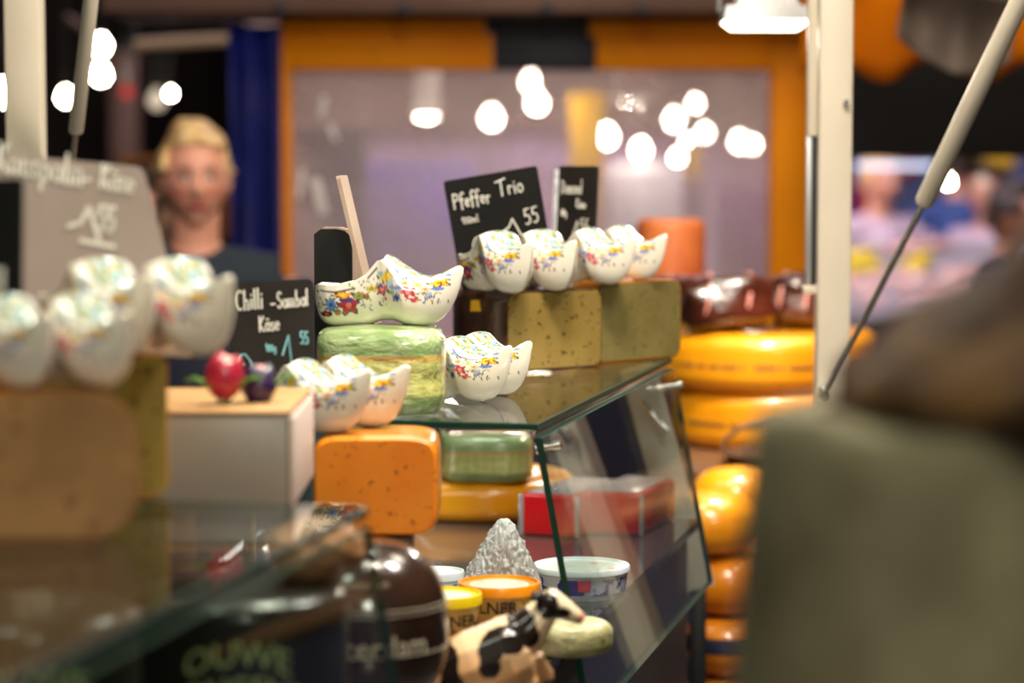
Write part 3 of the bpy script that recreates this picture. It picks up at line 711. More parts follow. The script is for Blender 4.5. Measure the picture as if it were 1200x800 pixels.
# ------------------------------------------------------------------ price signs
u = .001
p = P(590, 345, 3.07)
Wd = .122; Ht = .152
wr = strokes('Pfeffer', -.054, .114, .0195, .03, .68) + strokes('Trio', .004, .121, .0205, .02, .80)
sm_ = strokes('100ml', -.046, .094, .0095, 0, .85)
pr = [[(.004, .076), (.012, .080), (.018, .090), (.034, .045)]] + strokes('55', .033, .080, .021, .05, .85)
face = [[(-.036, .053), (-.032, .062), (-.024, .065), (-.016, .060), (-.013, .052), (-.016, .045), (-.023, .040), (-.031, .045), (-.036, .053)], [(-.042, .045), (-.030, .046), (-.024, .036)], [(-.029, .056), (-.027, .058)], [(-.021, .057), (-.019, .055)], [(-.028, .049), (-.022, .048)]]
face = [[(x-.002, z+.011) for x, z in l] for l in face]
sign('black chalkboard sign reading Pfeffer Trio above the clog row', (P(598, 345, 3.09).x, 3.10, ZT+.096), Wd, Ht, (R(-4), R(-9.5), R(6)), [(wr, .0015, 'chalk'), (sm_, .0009, 'chalk'), (pr, .0014, 'chalk'), (face, .0011, 'chalk')])
wr = strokes('Diamond', -.032, .118, .019, 0, .55) + strokes('Käse', .000, .100, .013, -.1, .7) + strokes('100g', -.030, .088, .010, 0, .55)
pr = [[(-.004, .066), (.004, .082), (.005, .045)]] + strokes('55', .010, .066, .020, -.05, .8)
ds = sign('narrow dark chalkboard sign reading Diamond Käse beside the larger black sign', (P(673, 340, 3.23).x, 3.235, ZT+.100), .076, .155, (R(-3), 0, R(-50)), [(wr, .0010, 'chalk'), (pr, .0012, 'chalk')], bmat='board2')
box('clear_holder', (-.046, -.004, 0), (-.039, .004, .150), M['wrap'], ds, .001)
# chilli sign
wr = strokes('Chilli', -.0335, .101, .0195, .03, .58) + strokes('-', -.001, .101, .014, 0) + strokes('Sambal', .0065, .102, .016, .05, .56) + strokes('Käse', -.012, .080, .0155, .02, .60)
bl = [[(-.032, .034), (-.033, .050), (-.030, .058), (-.026, .058), (-.021, .051), (-.017, .037)], [(-.028, .048), (-.027, .049)]] + strokes('100g', -.006, .060, .008, 0, .6)
bl2 = [[(.010, .056), (.0165, .075), (.019, .040)], [(.0165, .075), (.0195, .035)]] + strokes('55', .0275, .066, .0125, 0, .6)
sign('dark chalkboard sign reading Chilli-Sambal Käse behind the tulips', (P(321, 470, 2.335).x, 2.34, P(321, 470, 2.335).z-.012), .0825, .128, (R(-6), R(-2), R(3)), [(wr, .0016, 'chalk'), (bl, .0011, 'bluechalk'), (bl2, .0016, 'bluechalk')], bmat='board2')
# sign seen edge-on behind the big clog
pa = P(437, 330, 2.68)
t = sign('pale price sign seen almost edge-on behind the large clog', (pa.x+.008, 2.68, 1.42), .05, .190, (R(-13), 0, R(84)), [], bmat='woodedge', t=.0045)
# big near sign, left
wr = strokes('Knuspalm', -.034, .142, .025, -.10, .66) + strokes('-', .036, .134, .02, 0) + strokes('Käse', .052, .136, .021, -.14, .62)
pr = [[(.030, .100), (.040, .104), (.045, .118), (.056, .091)], [(.041, .089), (.069, .086)]] + strokes('55', .053, .099, .022, -.12, .6)
sign('big pale grey glossy price sign leaning behind the near clogs', (P(23, 400, 1.975).x, 1.975, ZT+.1125), .172, .156, (R(-14), R(5), R(4)), [(wr, .0026, 'chalk'), (pr, .0034, 'chalk')], bmat='greyboard', rad=.006, skew=.36)
wr = strokes('g', .02, .062, .02) + strokes('55', .012, .03, .02, 0, .6)
sign('black chalkboard sign cut off by the left picture edge', (P(-38, 400, 1.80).x, 1.80, ZT+.108), .085, .14, (R(-8), R(-2), R(-12)), [(wr, .0028, 'chalk')])

# ------------------------------------------------------------------ things round the gap
# black rounded stand behind the big clog
pb = P(391, 300, 2.74)
t = thing('card_terminal_stand', 'black slab with rounded top standing behind the large clog', 'stand', (pb.x, 2.74, ZT))
zt_ = P(391, 268, 2.74).z-ZT
ring = [(-.0215, 0), (.0215, 0), (.0215, zt_-.016), (.0195, zt_-.008), (.013, zt_-.002), (.004, zt_), (-.014, zt_), (-.0215, zt_-.006)]
prism('black_panel', [(x, -.008, z) for x, z in ring], [(x, .0, z) for x, z in ring], M['black'], t)
prism('casing', [(x*1.04+.002, .0002, z*1.008) for x, z in ring], [(x*1.04+.004, .022, z*1.008) for x, z in ring], M['woodedge'], t)
# grey housing with the tulips
b0 = P(178, 475, 1.97); b1 = P(345, 475, 1.97)
t = thing('scale_housing', 'plain grey box with a pale wooden lid carrying the two tulips', 'box', (0, 0, 0)); 
zb1 = b0.z-.004; xr = b1.x
t.location = (xr-.06, 2.05, ZD)
zf = 1.335-ZD; box('housing', (-.125, -.08, zf), (.055, .12, zb1-ZD-.004), M['greybox'], t, .004); box('foot', (-.22, -.04, 0), (-.045, .10, zf-.002), M['black'], t, .002)
box('lid', (-.127, -.082, zb1-ZD-.0035), (.057, .122, zb1-ZD), M['wood'], t, .0015)
box('side_panel', (.0555, -.078, zf+.004), (.0595, .118, zb1-ZD-.006), M['pinkbox'], t, .001)
# tulips
def tulip(label, px, py, Y, r, m, tip, lean, group=None):
    c = P(px, py, Y); zb = zb1
    t = thing('wooden_tulip', label, 'flower', (c.x, Y, zb))
    hz = c.z-zb
    prof = [(0, -1.1), (.35, -1.08), (.72, -.8), (.95, -.3), (1, .1), (.93, .5), (.8, .85), (.62, 1.02), (.45, 1.0), (.3, .8), (0, .6)]
    o = lathe('bloom', [(a*r, b*r*1.05+0) for a, b in prof], m, t, 30); o.location = (0, 0, hz); o.rotation_euler = (R(lean), R(lean*.5), 0)
    for v in o.data.vertices:
        if v.co.z > r*.5:
            a = math.atan2(v.co.y, v.co.x); v.co.z += r*.16*math.cos(3*a)
    # overlapping petals
    for k in range(3):
        a0 = k*2.094+.5; vs = []; fs = []
        for i in range(9):
            for j in range(7):
                u_ = i/8; w_ = (j/6-.5)*1.7*math.sin(math.pi*min(1, .18+u_*.78))
                rr = r*(1.04-.50*u_**4)*min(1, (u_+.04)*3.0)**.5; a = a0+w_
                vs.append((rr*math.cos(a), rr*math.sin(a), -r*1.0+2.0*r*u_+.12*r*math.cos(w_)))
        for i in range(8):
            for j in range(6): fs.append((i*7+j, i*7+j+1, (i+1)*7+j+1, (i+1)*7+j))
        q = mesh('petal', vs, fs, m, o)
        so = q.modifiers.new('s', 'SOLIDIFY'); so.thickness = .0012
    cp = lathe('pale_tip', [(0, r*1.14), (r*.34, r*1.10), (r*.62, r*.84), (r*.86, r*.52), (r*.84, r*.50), (0, r*.8)], tip, t, 24); cp.location = o.location; cp.rotation_euler = o.rotation_euler
    tube('stem', [(0, 0, hz-r), (.002, 0, hz-r*1.4), (.002, .0, 0)], .0022, M['leaf'], t, 8)
    for sx in (-1, 1):
        vs = []; fs = []
        for i in range(9):
            u_ = i/8; wv = .007*math.sin(math.pi*min(1, u_*.9+.1))
            for j in (-1, 0, 1): vs.append((sx*(.003+.03*u_), j*wv, .001+.02*math.sin(u_*2.0)+abs(j)*.002))
        for i in range(8):
            for j in range(2): fs.append((i*3+j, i*3+j+1, i*3+j+4, i*3+j+3))
        q = mesh('leaf', vs, fs, M['leaf'], t); so = q.modifiers.new('s', 'SOLIDIFY'); so.thickness = .001
    return t
tulip('red wooden tulip on the grey box, left of the purple one', 263, 442, 2.02, .0162, M['tulipred'], M['tulippale'], 8)
tulip('dark purple wooden tulip on the grey box beside the red one', 303, 451, 2.04, .0150, M['tulipdark'], M['tulippale'], -6)

# brown waxed ball cheese
yB = 2.07; xB = P(423, 720, yB).x; rB = .0755
zTopB = P(440, 631, yB).z
t = thing('ball_cheese', 'dark brown waxed round cheese printed Amsterdam below the orange cheese', 'cheese', (xB, yB, ZD))
hB = zTopB-ZD; prof = []
for i in range(29):
    a = -math.pi/2+math.pi*i/28; px_ = 2.5
    ca, sa = max(0, math.cos(a)), math.sin(a); k = (abs(ca)**px_+abs(sa)**px_)**(-1/px_); prof.append((rB*ca*k if 0 < i < 28 else 0, hB/2+hB/2*sa*k))
lathe('wax_rind', prof, M['brownwax'], t, 56)
round_text('print', 'Amsterdam', .026, rB, hB*.42, R(-86), M['gold'], t)
round_text('small_print', 'Amsterdam', .009, rB-.0055, hB*.80, R(-84), M['gold'], t)
for zz in (.64, .67, .42):
    vs, fs = lathe_data([(rB*(1.0 if abs(zz-.5) < .12 else .985)+.0003, hB*zz-.0003), (rB*(1.0 if abs(zz-.5) < .12 else .985)+.0009, hB*zz), (rB*(1.0 if abs(zz-.5) < .12 else .985)+.0003, hB*zz+.0003)], 64)
    mesh('printed_ring', vs, fs, M['gold'], t)

# tubs
def tub(label, px, py, Y, r, h, lid_m, body_m, text=None, tang=-90, lidh=.008, rimtop=None, band=None, textsize=.012, z0=None):
    c = P(px, py, Y); z = c.z-h if z0 is None else z0
    t = thing('cheese_tub', label, 'tub', (c.x, Y, z))
    lathe('tub', [(0, 0), (r*.86, 0), (r*.88, .003), (r*.95, h-lidh-.002), (r*.95, h-lidh), (0, h-lidh)], body_m, t, 44, sharp=40)
    lid = lathe('lid', [(r*.94, h-lidh-.001), (r, h-lidh), (r*1.0, h-.002), (r*.98, h), (r*.93, h), (r*.90, h-.0025), (0, h-.003)], lid_m, t, 44, sharp=50)
    if rimtop: lathe('lid_print', [(0, h-.0026), (r*.86, h-.0026), (r*.86, h-.0034), (0, h-.0034)], rimtop, lid, 40, sharp=30)
    if band: lathe('label_band', [(r*.90, h*.2), (r*.905, h*.2), (r*.945, h-lidh-.004), (r*.935, h-lidh-.004)], band, t, 44, sharp=30)
    if text: round_text('lettering', text, textsize, r*.945, h*.54, R(tang), M['ink'], t)
    return t
zl = P(585, 681, 2.42).z
tub('cream tub with an orange lid reading MILNER behind the cow', 585, 681, 2.42, .042, zl-ZD, M['lidorange'], M['tubbody'], 'MILNER', -104, rimtop=M['lidfilm'], textsize=.017, lidh=.010)
zl = P(525, 694, 2.33).z
tub('cream tub with a yellow lid reading MILNER beside the brown ball cheese', 522, 694, 2.33, .036, zl-ZD, M['lidyellow'], M['tubbody'], 'MILNER', -78, rimtop=M['lidfilm'], textsize=.016, lidh=.010)
tt_ = tub('flat round white and blue tub behind the slanted glass', 681, 664, 2.66, .0545, .034, M['tubwhite'], M['tubwhite'], None, band=M['tubblue'], rimtop=M['tubtop'], lidh=.006, z0=ZD)
box('red_emblem', (-.008, -.0006, -.006), (.006, .0006, .006), M['redprint'], tt_, 0).location = (.003, -.0525, .018)
tub('small pale blue tub between the ball cheese and the wrapped wedge', 512, 668, 2.60, .030, P(512, 664, 2.60).z-ZD, M['tubwhite'], M['tubwhite'], None, band=M['tubblue'])
# wrapped wedge
yW = 2.56; base = ZD; ap = P(592, 608, yW)
t = thing('wrapped_wedge', 'cheese wedge crumpled in clear plastic wrap behind the orange lid', 'cheese', (P(575, 650, yW).x, yW, ZD))
bl_, br_ = P(522, 700, yW).x-t.location.x, P(648, 700, yW).x-t.location.x; hz = ap.z-ZD; ax = ap.x-t.location.x
prism('cheese', [(bl_*.55, -.02, .001), (br_*.9, -.012, .001), (br_*.85, .04, .001), (bl_*.5, .03, .001)], [(ax-.006, -.004, hz*.74), (ax+.010, -.004, hz*.74), (ax+.010, .02, hz*.72), (ax-.006, .02, hz*.72)], M['brownpaste'], t)
bm = bmesh.new(); bmesh.ops.create_icosphere(bm, subdivisions=6, radius=1)
for v in bm.verts:
    n_ = v.co.normalized(); z = (n_.z+1)/2; zz = z**.9
    wl = bl_*(1-zz)+(ax-.008)*zz; wr_ = br_*(1-zz)+(ax+.008)*zz
    k = math.sqrt(max(0, 1-n_.z**2)); k = k**.35 if k > 0 else 0
    az = math.atan2(n_.y, n_.x); cx = (wl+wr_)/2; hx = (wr_-wl)/2
    yy = .040*(1-zz*.72)
    q = Vector((cx+hx*math.cos(az)*k, .006+yy*math.sin(az)*k, hz*zz*1.0))
    f = (1-abs(noise.noise(Vector((az*1.7+3, zz*2.3, 8)))))**2*.005+(1-abs(noise.noise(Vector((q.x*95+q.z*30, q.y*90, q.z*45)))))**4*.0045+(1-abs(noise.noise(Vector((q.x*210, q.y*200, q.z*120)))))**4*.0015-.004
    q += Vector((n_.x, n_.y, n_.z*.3))*(f-.002); q.z = max(.0008, q.z); v.co = q
from_bm('plastic_wrap', bm, M['wrap'], t, True)

# ------------------------------------------------------------------ cow figurine
def skin_mesh(joints, edges, sub=2):
    me = bpy.data.meshes.new('sk'); me.from_pydata([tuple(j[0]) for j in joints], edges, [])
    o = bpy.data.objects.new('sk', me); C.objects.link(o)
    o.modifiers.new('skin', 'SKIN'); sd = o.modifiers.new('sub', 'SUBSURF'); sd.levels = sub; sd.render_levels = sub
    for i, j in enumerate(joints):
        r_ = j[1] if isinstance(j[1], (tuple, list)) else (j[1], j[1])
        me.skin_vertices[0].data[i].radius = r_
    me.skin_vertices[0].data[0].use_root = True
    bpy.context.view_layer.update()
    out = bpy.data.meshes.new_from_object(o.evaluated_get(bpy.context.evaluated_depsgraph_get()))
    bpy.data.objects.remove(o); return out
def limb(bm, pts, rs, seg=12):
    """tapered limb: overlapping loft joined into the same surface"""
    pts = [Vector(p) for p in pts]; P2 = []; R2 = []
    for i in range(len(pts)-1):
        for k in range(4):
            u_ = k/4; P2.append(pts[i].lerp(pts[i+1], u_)); R2.append(rs[i]+(rs[i+1]-rs[i])*u_)
    P2.append(pts[-1]); R2.append(rs[-1]); prev = None; rings = []
    for i, p in enumerate(P2):
        t_ = (P2[min(i+1, len(P2)-1)]-P2[max(i-1, 0)]).normalized()
        if prev is None: prev = t_.orthogonal()
        nx = (prev-t_*prev.dot(t_)).normalized(); prev = nx; ny = t_.cross(nx)
        rings.append([bm.verts.new(p+(nx*math.cos(2*math.pi*k/seg)+ny*math.sin(2*math.pi*k/seg))*R2[i]) for k in range(seg)])
    for a, b in zip(rings[:-1], rings[1:]):
        for k in range(seg): bm.faces.new((a[k], a[(k+1) % seg], b[(k+1) % seg], b[k]))
    bm.faces.new(rings[0][::-1]); bm.faces.new(rings[-1])
def remesh(bm, voxel, smooth=3):
    me = bpy.data.meshes.new('r'); bm.to_mesh(me); bm.free(); o = bpy.data.objects.new('r', me); C.objects.link(o)
    r_ = o.modifiers.new('r', 'REMESH'); r_.mode = 'VOXEL'; r_.voxel_size = voxel
    s_ = o.modifiers.new('s', 'SMOOTH'); s_.iterations = smooth; s_.factor = .5
    bpy.context.view_layer.update()
    out = bpy.data.meshes.new_from_object(o.evaluated_get(bpy.context.evaluated_depsgraph_get())); bpy.data.objects.remove(o); return out
yc = 2.185; px1 = yc/F
cow = thing('cow_figurine', 'black and cream cow figurine raising its head before the glass edge', 'figurine', (P(575, 820, yc).x, yc, ZD))
OFF = cow.location
q = lambda px, py, dy=0: P(px, py, yc+dy)-OFF
bm = bmesh.new()
limb(bm, [q(488, 812, .0), q(515, 803), q(560, 786), q(600, 768), q(622, 764)], [.016, .033, .039, .037, .027])
limb(bm, [q(600, 752), q(618, 738), q(632, 722), q(641, 709)], [.028, .020, .0155, .0125])
limb(bm, [q(634, 704), q(645, 706), q(660, 713), q(676, 722), q(684, 726)], [.0095, .0138, .0105, .0070, .0052])
limb(bm, [q(505, 802, -.012), q(500, 812, -.014), q(520, 822, -.018), q(500, 832, -.018)], [.022, .016, .009, .005])
limb(bm, [q(505, 802, .012), q(500, 812, .014), q(520, 822, .018), q(500, 832, .018)], [.022, .016, .009, .005])
dk = lambda px, dy: Vector((q(px, 800, dy).x, dy, .003))
limb(bm, [q(612, 772, -.012), q(618, 795, -.014), dk(622, -.015)+Vector((0, 0, .010)), dk(624, -.016)], [.014, .009, .0065, .007])
limb(bm, [q(622, 772, .012), q(636, 795, .014), dk(640, .015)+Vector((0, 0, .010)), dk(642, .016)], [.014, .009, .0065, .007])
limb(bm, [q(486, 800), q(478, 815), q(476, 832)], [.005, .003, .004])
me = remesh(bm, .0016, 4)
for v in me.vertices:
    v.co.z = max(v.co.z, .0)
o = link_mesh('body', me, M['cowpaint'], cow)
patches = [((610, 727), 19, 17), ((596, 742), 20, 17), ((622, 740), 11, 13), ((576, 752), 15, 18), ((574, 770), 13, 15), ((525, 768), 14, 20), ((530, 792), 15, 22), ((641, 707), 14, 15), ((656, 716), 13, 7)]
PC = [(q(a[0], a[1]), rx*px1, rz*px1) for a, rx, rz in patches]
muz = q(684, 728)
def cowcol(v):
    nn = noise.noise(v*90)*.22
    for c, rx, rz in PC:
        if ((v.x-c.x)/rx)**2+((v.z-c.z)/rz)**2 < 1+nn*2: return lin(26, 18, 14)
    d = (Vector(v)-muz).length
    if d < .0055: return lin(30, 20, 18)
    if d < .010: return lin(214, 150, 130)
    # tan low down, paling to cream with height
    k = min(1, max(0, (v.z-.02)/.06)); a = np.array(lin(226, 172, 116)); b = np.array(lin(250, 232, 196)); return tuple(a*(1-k)+b*k)
vpaint(o, cowcol)
for dy in (-.012, .012):
    e0 = q(634, 702, dy*.6); bm = bmesh.new(); limb(bm, [e0, e0+Vector((-.004, dy*.45, .003)), e0+Vector((-.009, dy*.8, .001))], [.0022, .0046, .0012], 10)
    from_bm('ear', bm, M['ink'], o, True)
    bm = bmesh.new(); limb(bm, [q(640, 699, dy*.4), q(641, 693, dy*.6), q(644, 690, dy*.75)], [.0022, .0016, .0006], 8); from_bm('horn', bm, M['gold'], o, True)
    bm = bmesh.new(); bmesh.ops.create_uvsphere(bm, u_segments=14, v_segments=10, radius=.0019); ob = from_bm('eye', bm, M['black'], o, True); ob.location = q(654, 710, dy*.85)

# pale cheese behind the cow
wheel('crumbly_cheese', 'pale green crumbly cheese on the deck behind the cow', 'cheese', (P(666, 790, 2.34).x, 2.34, ZD), .040, .032, .012, M['stonegreen'], sx=1.1)
t = thing('glass_tray', 'small green-edged glass plate behind the cow', 'plate', (P(650, 745, 2.52).x-.01, 2.51, ZD))
bx = box('plate', (-.05, -.04, 0), (.05, .05, .006), M['glass_edge'], t, .001)

# ------------------------------------------------------------------ inside the far case
green = green_wheel('blurred green cheese wheel inside the case on the yellow wheel', (P(571, 570, 3.22).x, 3.24, ZD+.0535), .062, .06, .064)
wheel('yellow_cheese_wheel', 'flat yellow waxed cheese wheel inside the case, under the green one', 'cheese', (P(560, 600, 3.27).x, 3.315, ZD), .136, .0535, .02, M['yellowwax'])
def red_cut(label, px, Y, rz, w_=.07, h=.056):
    p = P(px, 620, Y)
    t = thing('red_cheese', label, 'cheese', (p.x, Y, ZD), R(rz), 'red waxed cheese blocks in the case')
    t2 = t; t = box('wax_block', (-w_/2, 0, 0), (w_/2, .16, h), M['redwax'], t, .006, seg=3)
    box('foil_top', (-w_/2+.008, .004, h-.001), (w_/2-.008, .156, h+.002), M['foil'], t, .001)
    for x in (-w_/2, w_/2): box('foil_edge', (x-.0025, -.0015, .001), (x+.0035, .0035, h-.002), M['foil'], t, .001)
    return t2
red_cut('left red waxed cheese block with silver foil, behind the glass edge', 643, 3.07, -24, .078)
red_cut('right red waxed cheese block with silver foil, behind the slanted glass', 717, 3.085, -20, .078)
# beige strut behind the slanted glass
t = thing('slanted_strut', 'beige slanted metal strut seen through the slanted glass', 'strut', (P(775, 560, 3.36).x, 3.36, 0))
a = P(747, 430, 3.36)-t.location; b = P(818, 690, 3.36)-t.location
ring = [(-.026, 0), (.010, 0)]
beam('leg', Vector((b.x, b.y, 0)), b, .022, .012, M['black'], t, bevel=.001)
beam('strut', b, a, .050, .012, M['cream'], t, bevel=.002)
tube('bolt', [P(752, 470, 3.345)-t.location, P(783, 505, 3.33)-t.location], .004, M['steel'], t)
# near-left dark wheels inside the near case
def black_wheel(label, x, y, h, r, ang, arch=0, tz=.68):
    t = wheel('black_cheese_wheel', label, 'cheese', (x, y, ZD), r, h, .014, M['blackwax'], 'black waxed cheese wheels in the near case')
    round_text('lettering', 'OUWE', .027, r, h-.045, R(ang), M['labelgreen'], t, arch=.18)
    round_text('lettering', 'JONGENS', .024, r, h-.070, R(ang), M['labelgreen'], t, arch=.10, stretch=.95)
    return t
black_wheel('black waxed cheese wheel lettered OUWE JONGENS, right of its twin in the near case', -.215, 1.865, .150, .088, -83)
black_wheel('black waxed cheese wheel lettered OUWE JONGENS at the lower left picture corner', -.345, 1.700, .165, .080, -76)
t = thing('reflection_lump', 'crumpled beige lump standing in for a reflected hand under the near glass', 'cheese', (-.155, 1.89, ZD+.150))  # solid lump added in place of a hand reflected in the glass
bm = bmesh.new(); bmesh.ops.create_icosphere(bm, subdivisions=5, radius=1)
for v in bm.verts:
    n_ = v.co.copy(); f = 1+.13*noise.noise(n_*2.2)+.05*abs(noise.noise(Vector((n_.x*9, n_.y*3, n_.z*9))))
    v.co = Vector((n_.x*.040*f, n_.y*.03*f, max(0, .024+n_.z*.026*f)))
from_bm('paste', bm, mat('reflection_beige', lin(206, 156, 110), .4, c2=lin(160, 104, 66), nscale=30, coat=.4, bump=.5, bscale=40, bdist=.004), t, True)

# ------------------------------------------------------------------ right counter with the yellow wheels
zS = P(870, 540, 3.9).z; xs0 = P(782, 540, 3.9).x
t = thing('side_shelf', 'dark wooden shelf with navy skirt carrying the yellow wheels at right', 'shelf', (.75, 4.15, 0))
box('shelf_board', (-.52, -.375, zS-.02), (.75, .45, zS), M['shelfwood'], t, .003)
box('navy_skirt', (-.51, -.365, .02), (.74, -.35, zS-.02), M['navy'], t, .002)
box('shelf_body', (-.48, -.34, 0), (.72, .42, zS-.021), M['counterbody'], t, .002)
def printed_wheel(label, x, y, z, r, h, m, c=None, tz=None):
    t = wheel('yellow_cheese_wheel', label, 'cheese', (x, y, z), r, h, c or h*.30, m, 'yellow waxed wheels on the side shelf', sx=1)
    zb = h*.45; vs = []; fs = []; rng = random.Random(int(x*999)+int(z*999))
    a = R(-150); 
    while a < R(-30):
        da = rng.uniform(.02, .045)
        if rng.random() < .78:
            i = len(vs); hh_ = .0035
            for (aa, zz) in ((a, zb-hh_), (a+da*.8, zb-hh_), (a+da*.8, zb+hh_), (a, zb+hh_)): vs.append(((r+.0008)*math.cos(aa), (r+.0008)*math.sin(aa), zz))
            for (aa, zz) in ((a, zb-hh_), (a+da*.8, zb-hh_), (a+da*.8, zb+hh_), (a, zb+hh_)): vs.append(((r-.001)*math.cos(aa), (r-.001)*math.sin(aa), zz))
            fs += [(i, i+1, i+2, i+3), (i, i+4, i+5, i+1), (i+3, i+2, i+6, i+7)]
        a += da
    o = mesh('printed_band', vs, fs, M['shelfwood'], t, smooth=False); return t
rW = .185; xW = xs0+rW+.006; hW = .1
printed_wheel('lower of two large yellow wheels on the side shelf', xW+.015, 4.17, zS, rW, hW, M['yellowwax'])
printed_wheel('upper of two large yellow wheels, directly under the dark meats', xW, 4.17, zS+hW, rW*1.03, hW*.98, M['yellowwax'])
zM = zS+hW*1.98
def meat(label, c, size, rz):
    t = thing('smoked_ham', label, 'meat', c, R(rz))
    bm = bmesh.new(); bmesh.ops.create_icosphere(bm, subdivisions=5, radius=1)
    for v in bm.verts:
        n_ = v.co.copy(); f = 1+.12*noise.noise(n_*1.7+Vector(c)*3)
        p_ = 3; k = (abs(n_.x)**p_+abs(n_.z)**p_+abs(n_.y)**p_)**(-1/p_)
        v.co = Vector((n_.x*k*size[0]*f, n_.y*k*size[1]*f, max(0, size[2]+n_.z*k*size[2]*f)))
    mt_ = from_bm('meat', bm, M['meat'], t, True)
    for k in (-.45, .35):
        pts = [(size[0]*(k+.12*math.sin(a)), size[1]*1.01*math.cos(a)*.97, max(.001, size[2]+size[2]*1.02*math.sin(a))) for a in [2*math.pi*i/24 for i in range(25)]]
        tube('wrap_strap', pts, .0028, M['meatwrap'], mt_, 8)
    return t
meat('large dark smoked ham in pink straps on the upper yellow wheel', (P(850, 398, 4.08).x, 4.08, zM), (.085, .06, .049), 4)
meat('smoked ham at the right on the yellow wheel, beside the white post', (P(938, 398, 4.1).x, 4.15, zM), (.056, .06, .048), -12)
meat('small dark ham behind the others, under the orange drum cheese', (P(800, 380, 4.26).x, 4.255, zM), (.07, .045, .044), 0)
t = thing('dark_tray', 'dark round tray under the orange drum cheese', 'tray', (P(815, 330, 4.5).x, 4.50, 0))
zt2 = P(815, 333, 4.5).z
lathe('tray', [(0, zt2-.012), (.085, zt2-.012), (.092, zt2+.004), (.088, zt2+.004), (.082, zt2-.004), (0, zt2-.004)], M['navy'], t, 40, sharp=40)
tube('pedestal', [(0, 0, zS), (0, 0, zt2-.012)], .03, M['black'], t, 20)
for k, hgt in enumerate((0,)):
    pz = P(786, 308, 4.5)
    d_ = wheel('drum_cheese', 'orange drum-shaped cheese on the dark tray, before the window', 'cheese', (pz.x, 4.50, zt2-.004), .064, P(786, 256, 4.5).z-zt2+.004, .015, M['drum'])
# basket handle
YK = 3.875; t = thing('wicker_basket', 'flat dark wicker basket with arched handle before the lower yellow wheel', 'basket', (P(906, 540, YK).x, YK, zS))
a = [P(846, 532, YK), P(850, 514, YK), P(870, 500, YK), P(905, 495, YK), P(940, 500, YK), P(961, 514, YK), P(966, 532, YK)]
tube('handle', [x-t.location for x in a], .0045, M['shelfwood'], t, 8)
lathe('basket', [(0, 0), (.070, 0), (.082, .016), (.085, .018), (.080, .019), (.068, .004), (0, .004)], mat('wicker', lin(70, 44, 26), .7, c2=lin(110, 74, 44), nscale=60, bump=.8, bscale=60, bdist=.01, stretch=(1, 1, 6)), t, 36, sharp=40)
# lower right pile of round goudas on a low crate
t = thing('low_crate', 'low wooden crate under the pile of round yellow cheeses', 'crate', (.36, 3.62, 0))
box('crate', (-.11, -.13, 0), (.11, .12, .78), M['shelfwood'], t, .004)
def gouda(label, x, y, z, r, h, m, band=False):
    t = wheel('round_cheese', label, 'cheese', (x, y, z), r, h, h*.46, m, 'pile of round waxed cheeses at lower right', dome=.004)
    if band:
        vs, fs = lathe_data([(r+.0004, h*.42), (r+.0012, h*.45), (r+.0012, h*.65), (r+.0004, h*.68)], 48); mesh('dark_label', vs, fs, M['navy'], t)
    return t
z = .78; hG = .0905
for i in range(4):
    gouda(('round orange cheese lowest in the near column of the pile', 'round orange cheese with a dark band, second from the bottom of the near column', 'round orange cheese second from the top of the near column', 'big round yellow cheese on top of the near column')[i],
          (.315, .320, .318, .290)[i], 3.52, z+i*hG, (.066, .068, .066, .078)[i], hG, (M['orangewax'], M['orangewax'], M['orangewax'], M['yellowwax'])[i], i == 1)
for i in range(4):
    gouda(('round orange cheese lowest in the rear column of the pile', 'round orange cheese second from the bottom of the rear column', 'round orange cheese second from the top of the rear column', 'round orange cheese on top of the rear column')[i],
          (.375, .372, .378, .345)[i], 3.665, z+i*(hG+.004), (.07, .066, .066, .072)[i], hG+.004, M['yellowwax' if i == 3 else 'orangewax'])
# ------------------------------------------------------------------ stall posts and gas struts
pp0 = P(957, 500, 3.3); pp1 = P(991, 500, 3.3)
xc = (pp0.x+pp1.x)/2
t = thing('stall_post', 'cream square metal post right of the yellow wheels', 'post', (xc, 3.3, 0))
box('post', (-.0225, -.02, 0), (.0225, .02, 3.2), M['cream'], t, .003)
zj = P(945, 160, 3.32).z
box('side_rail', (-.037, -.008, zj), (-.024, .010, 3.2), M['cream'], t, .002)
box('slide_rod', (-.0375, -.004, P(945, 332, 3.32).z), (-.030, .004, zj), M['aluminium'], t, .001)
box('dark_channel', (-.0295, -.002, P(945, 332, 3.32).z), (-.0228, .006, zj), M['black'], t)
box('bracket', (-.040, -.010, P(945, 334, 3.32).z-.010), (-.0228, .010, P(945, 334, 3.32).z), M['cream'], t, .001)
tube('screw', [P(992, 120, 3.275)-t.location, P(992, 120, 3.268)-t.location], .004, M['steel'], t)
def gas_strut(label, a, m_, b, r1, r2):
    t = thing('gas_strut', label, 'strut', pt(b)); o_ = t.location
    tube('cylinder', [a-o_, m_-o_, m_+(b-m_)*.02-o_], [r1, r1, r1*.75], M['cream'], t, 20)
    tube('piston_rod', [m_-o_, b-o_], r2, M['steel'], t, 12)
    tube('ball_end', [b-o_+Vector((-.002, 0, .012)), b-o_, b-o_-Vector((-.004, 0, .008))], [r2*1.4, r2*2, r2*1.2], M['steel'], t, 12)
    return t
gas_strut('cream gas strut slanting down from the upper right corner to the post', P(1215, -40, 2.9), P(1084, 235, 3.12), P(966, 464, 3.262), .0125, .0042)
px_ = P(31, 175, 3.2).x
t = thing('stall_post', 'cream square metal post at the upper left behind the grey sign', 'post', (px_, 3.2, 0))
box('post', (-.0235, -.02, 0), (.0235, .02, 3.2), M['cream'], t, .003)
gas_strut('cream gas strut beside the left post', P(110, -30, 3.0), P(89, 153, 3.12), P(72, 330, 3.17), .0095, .003)

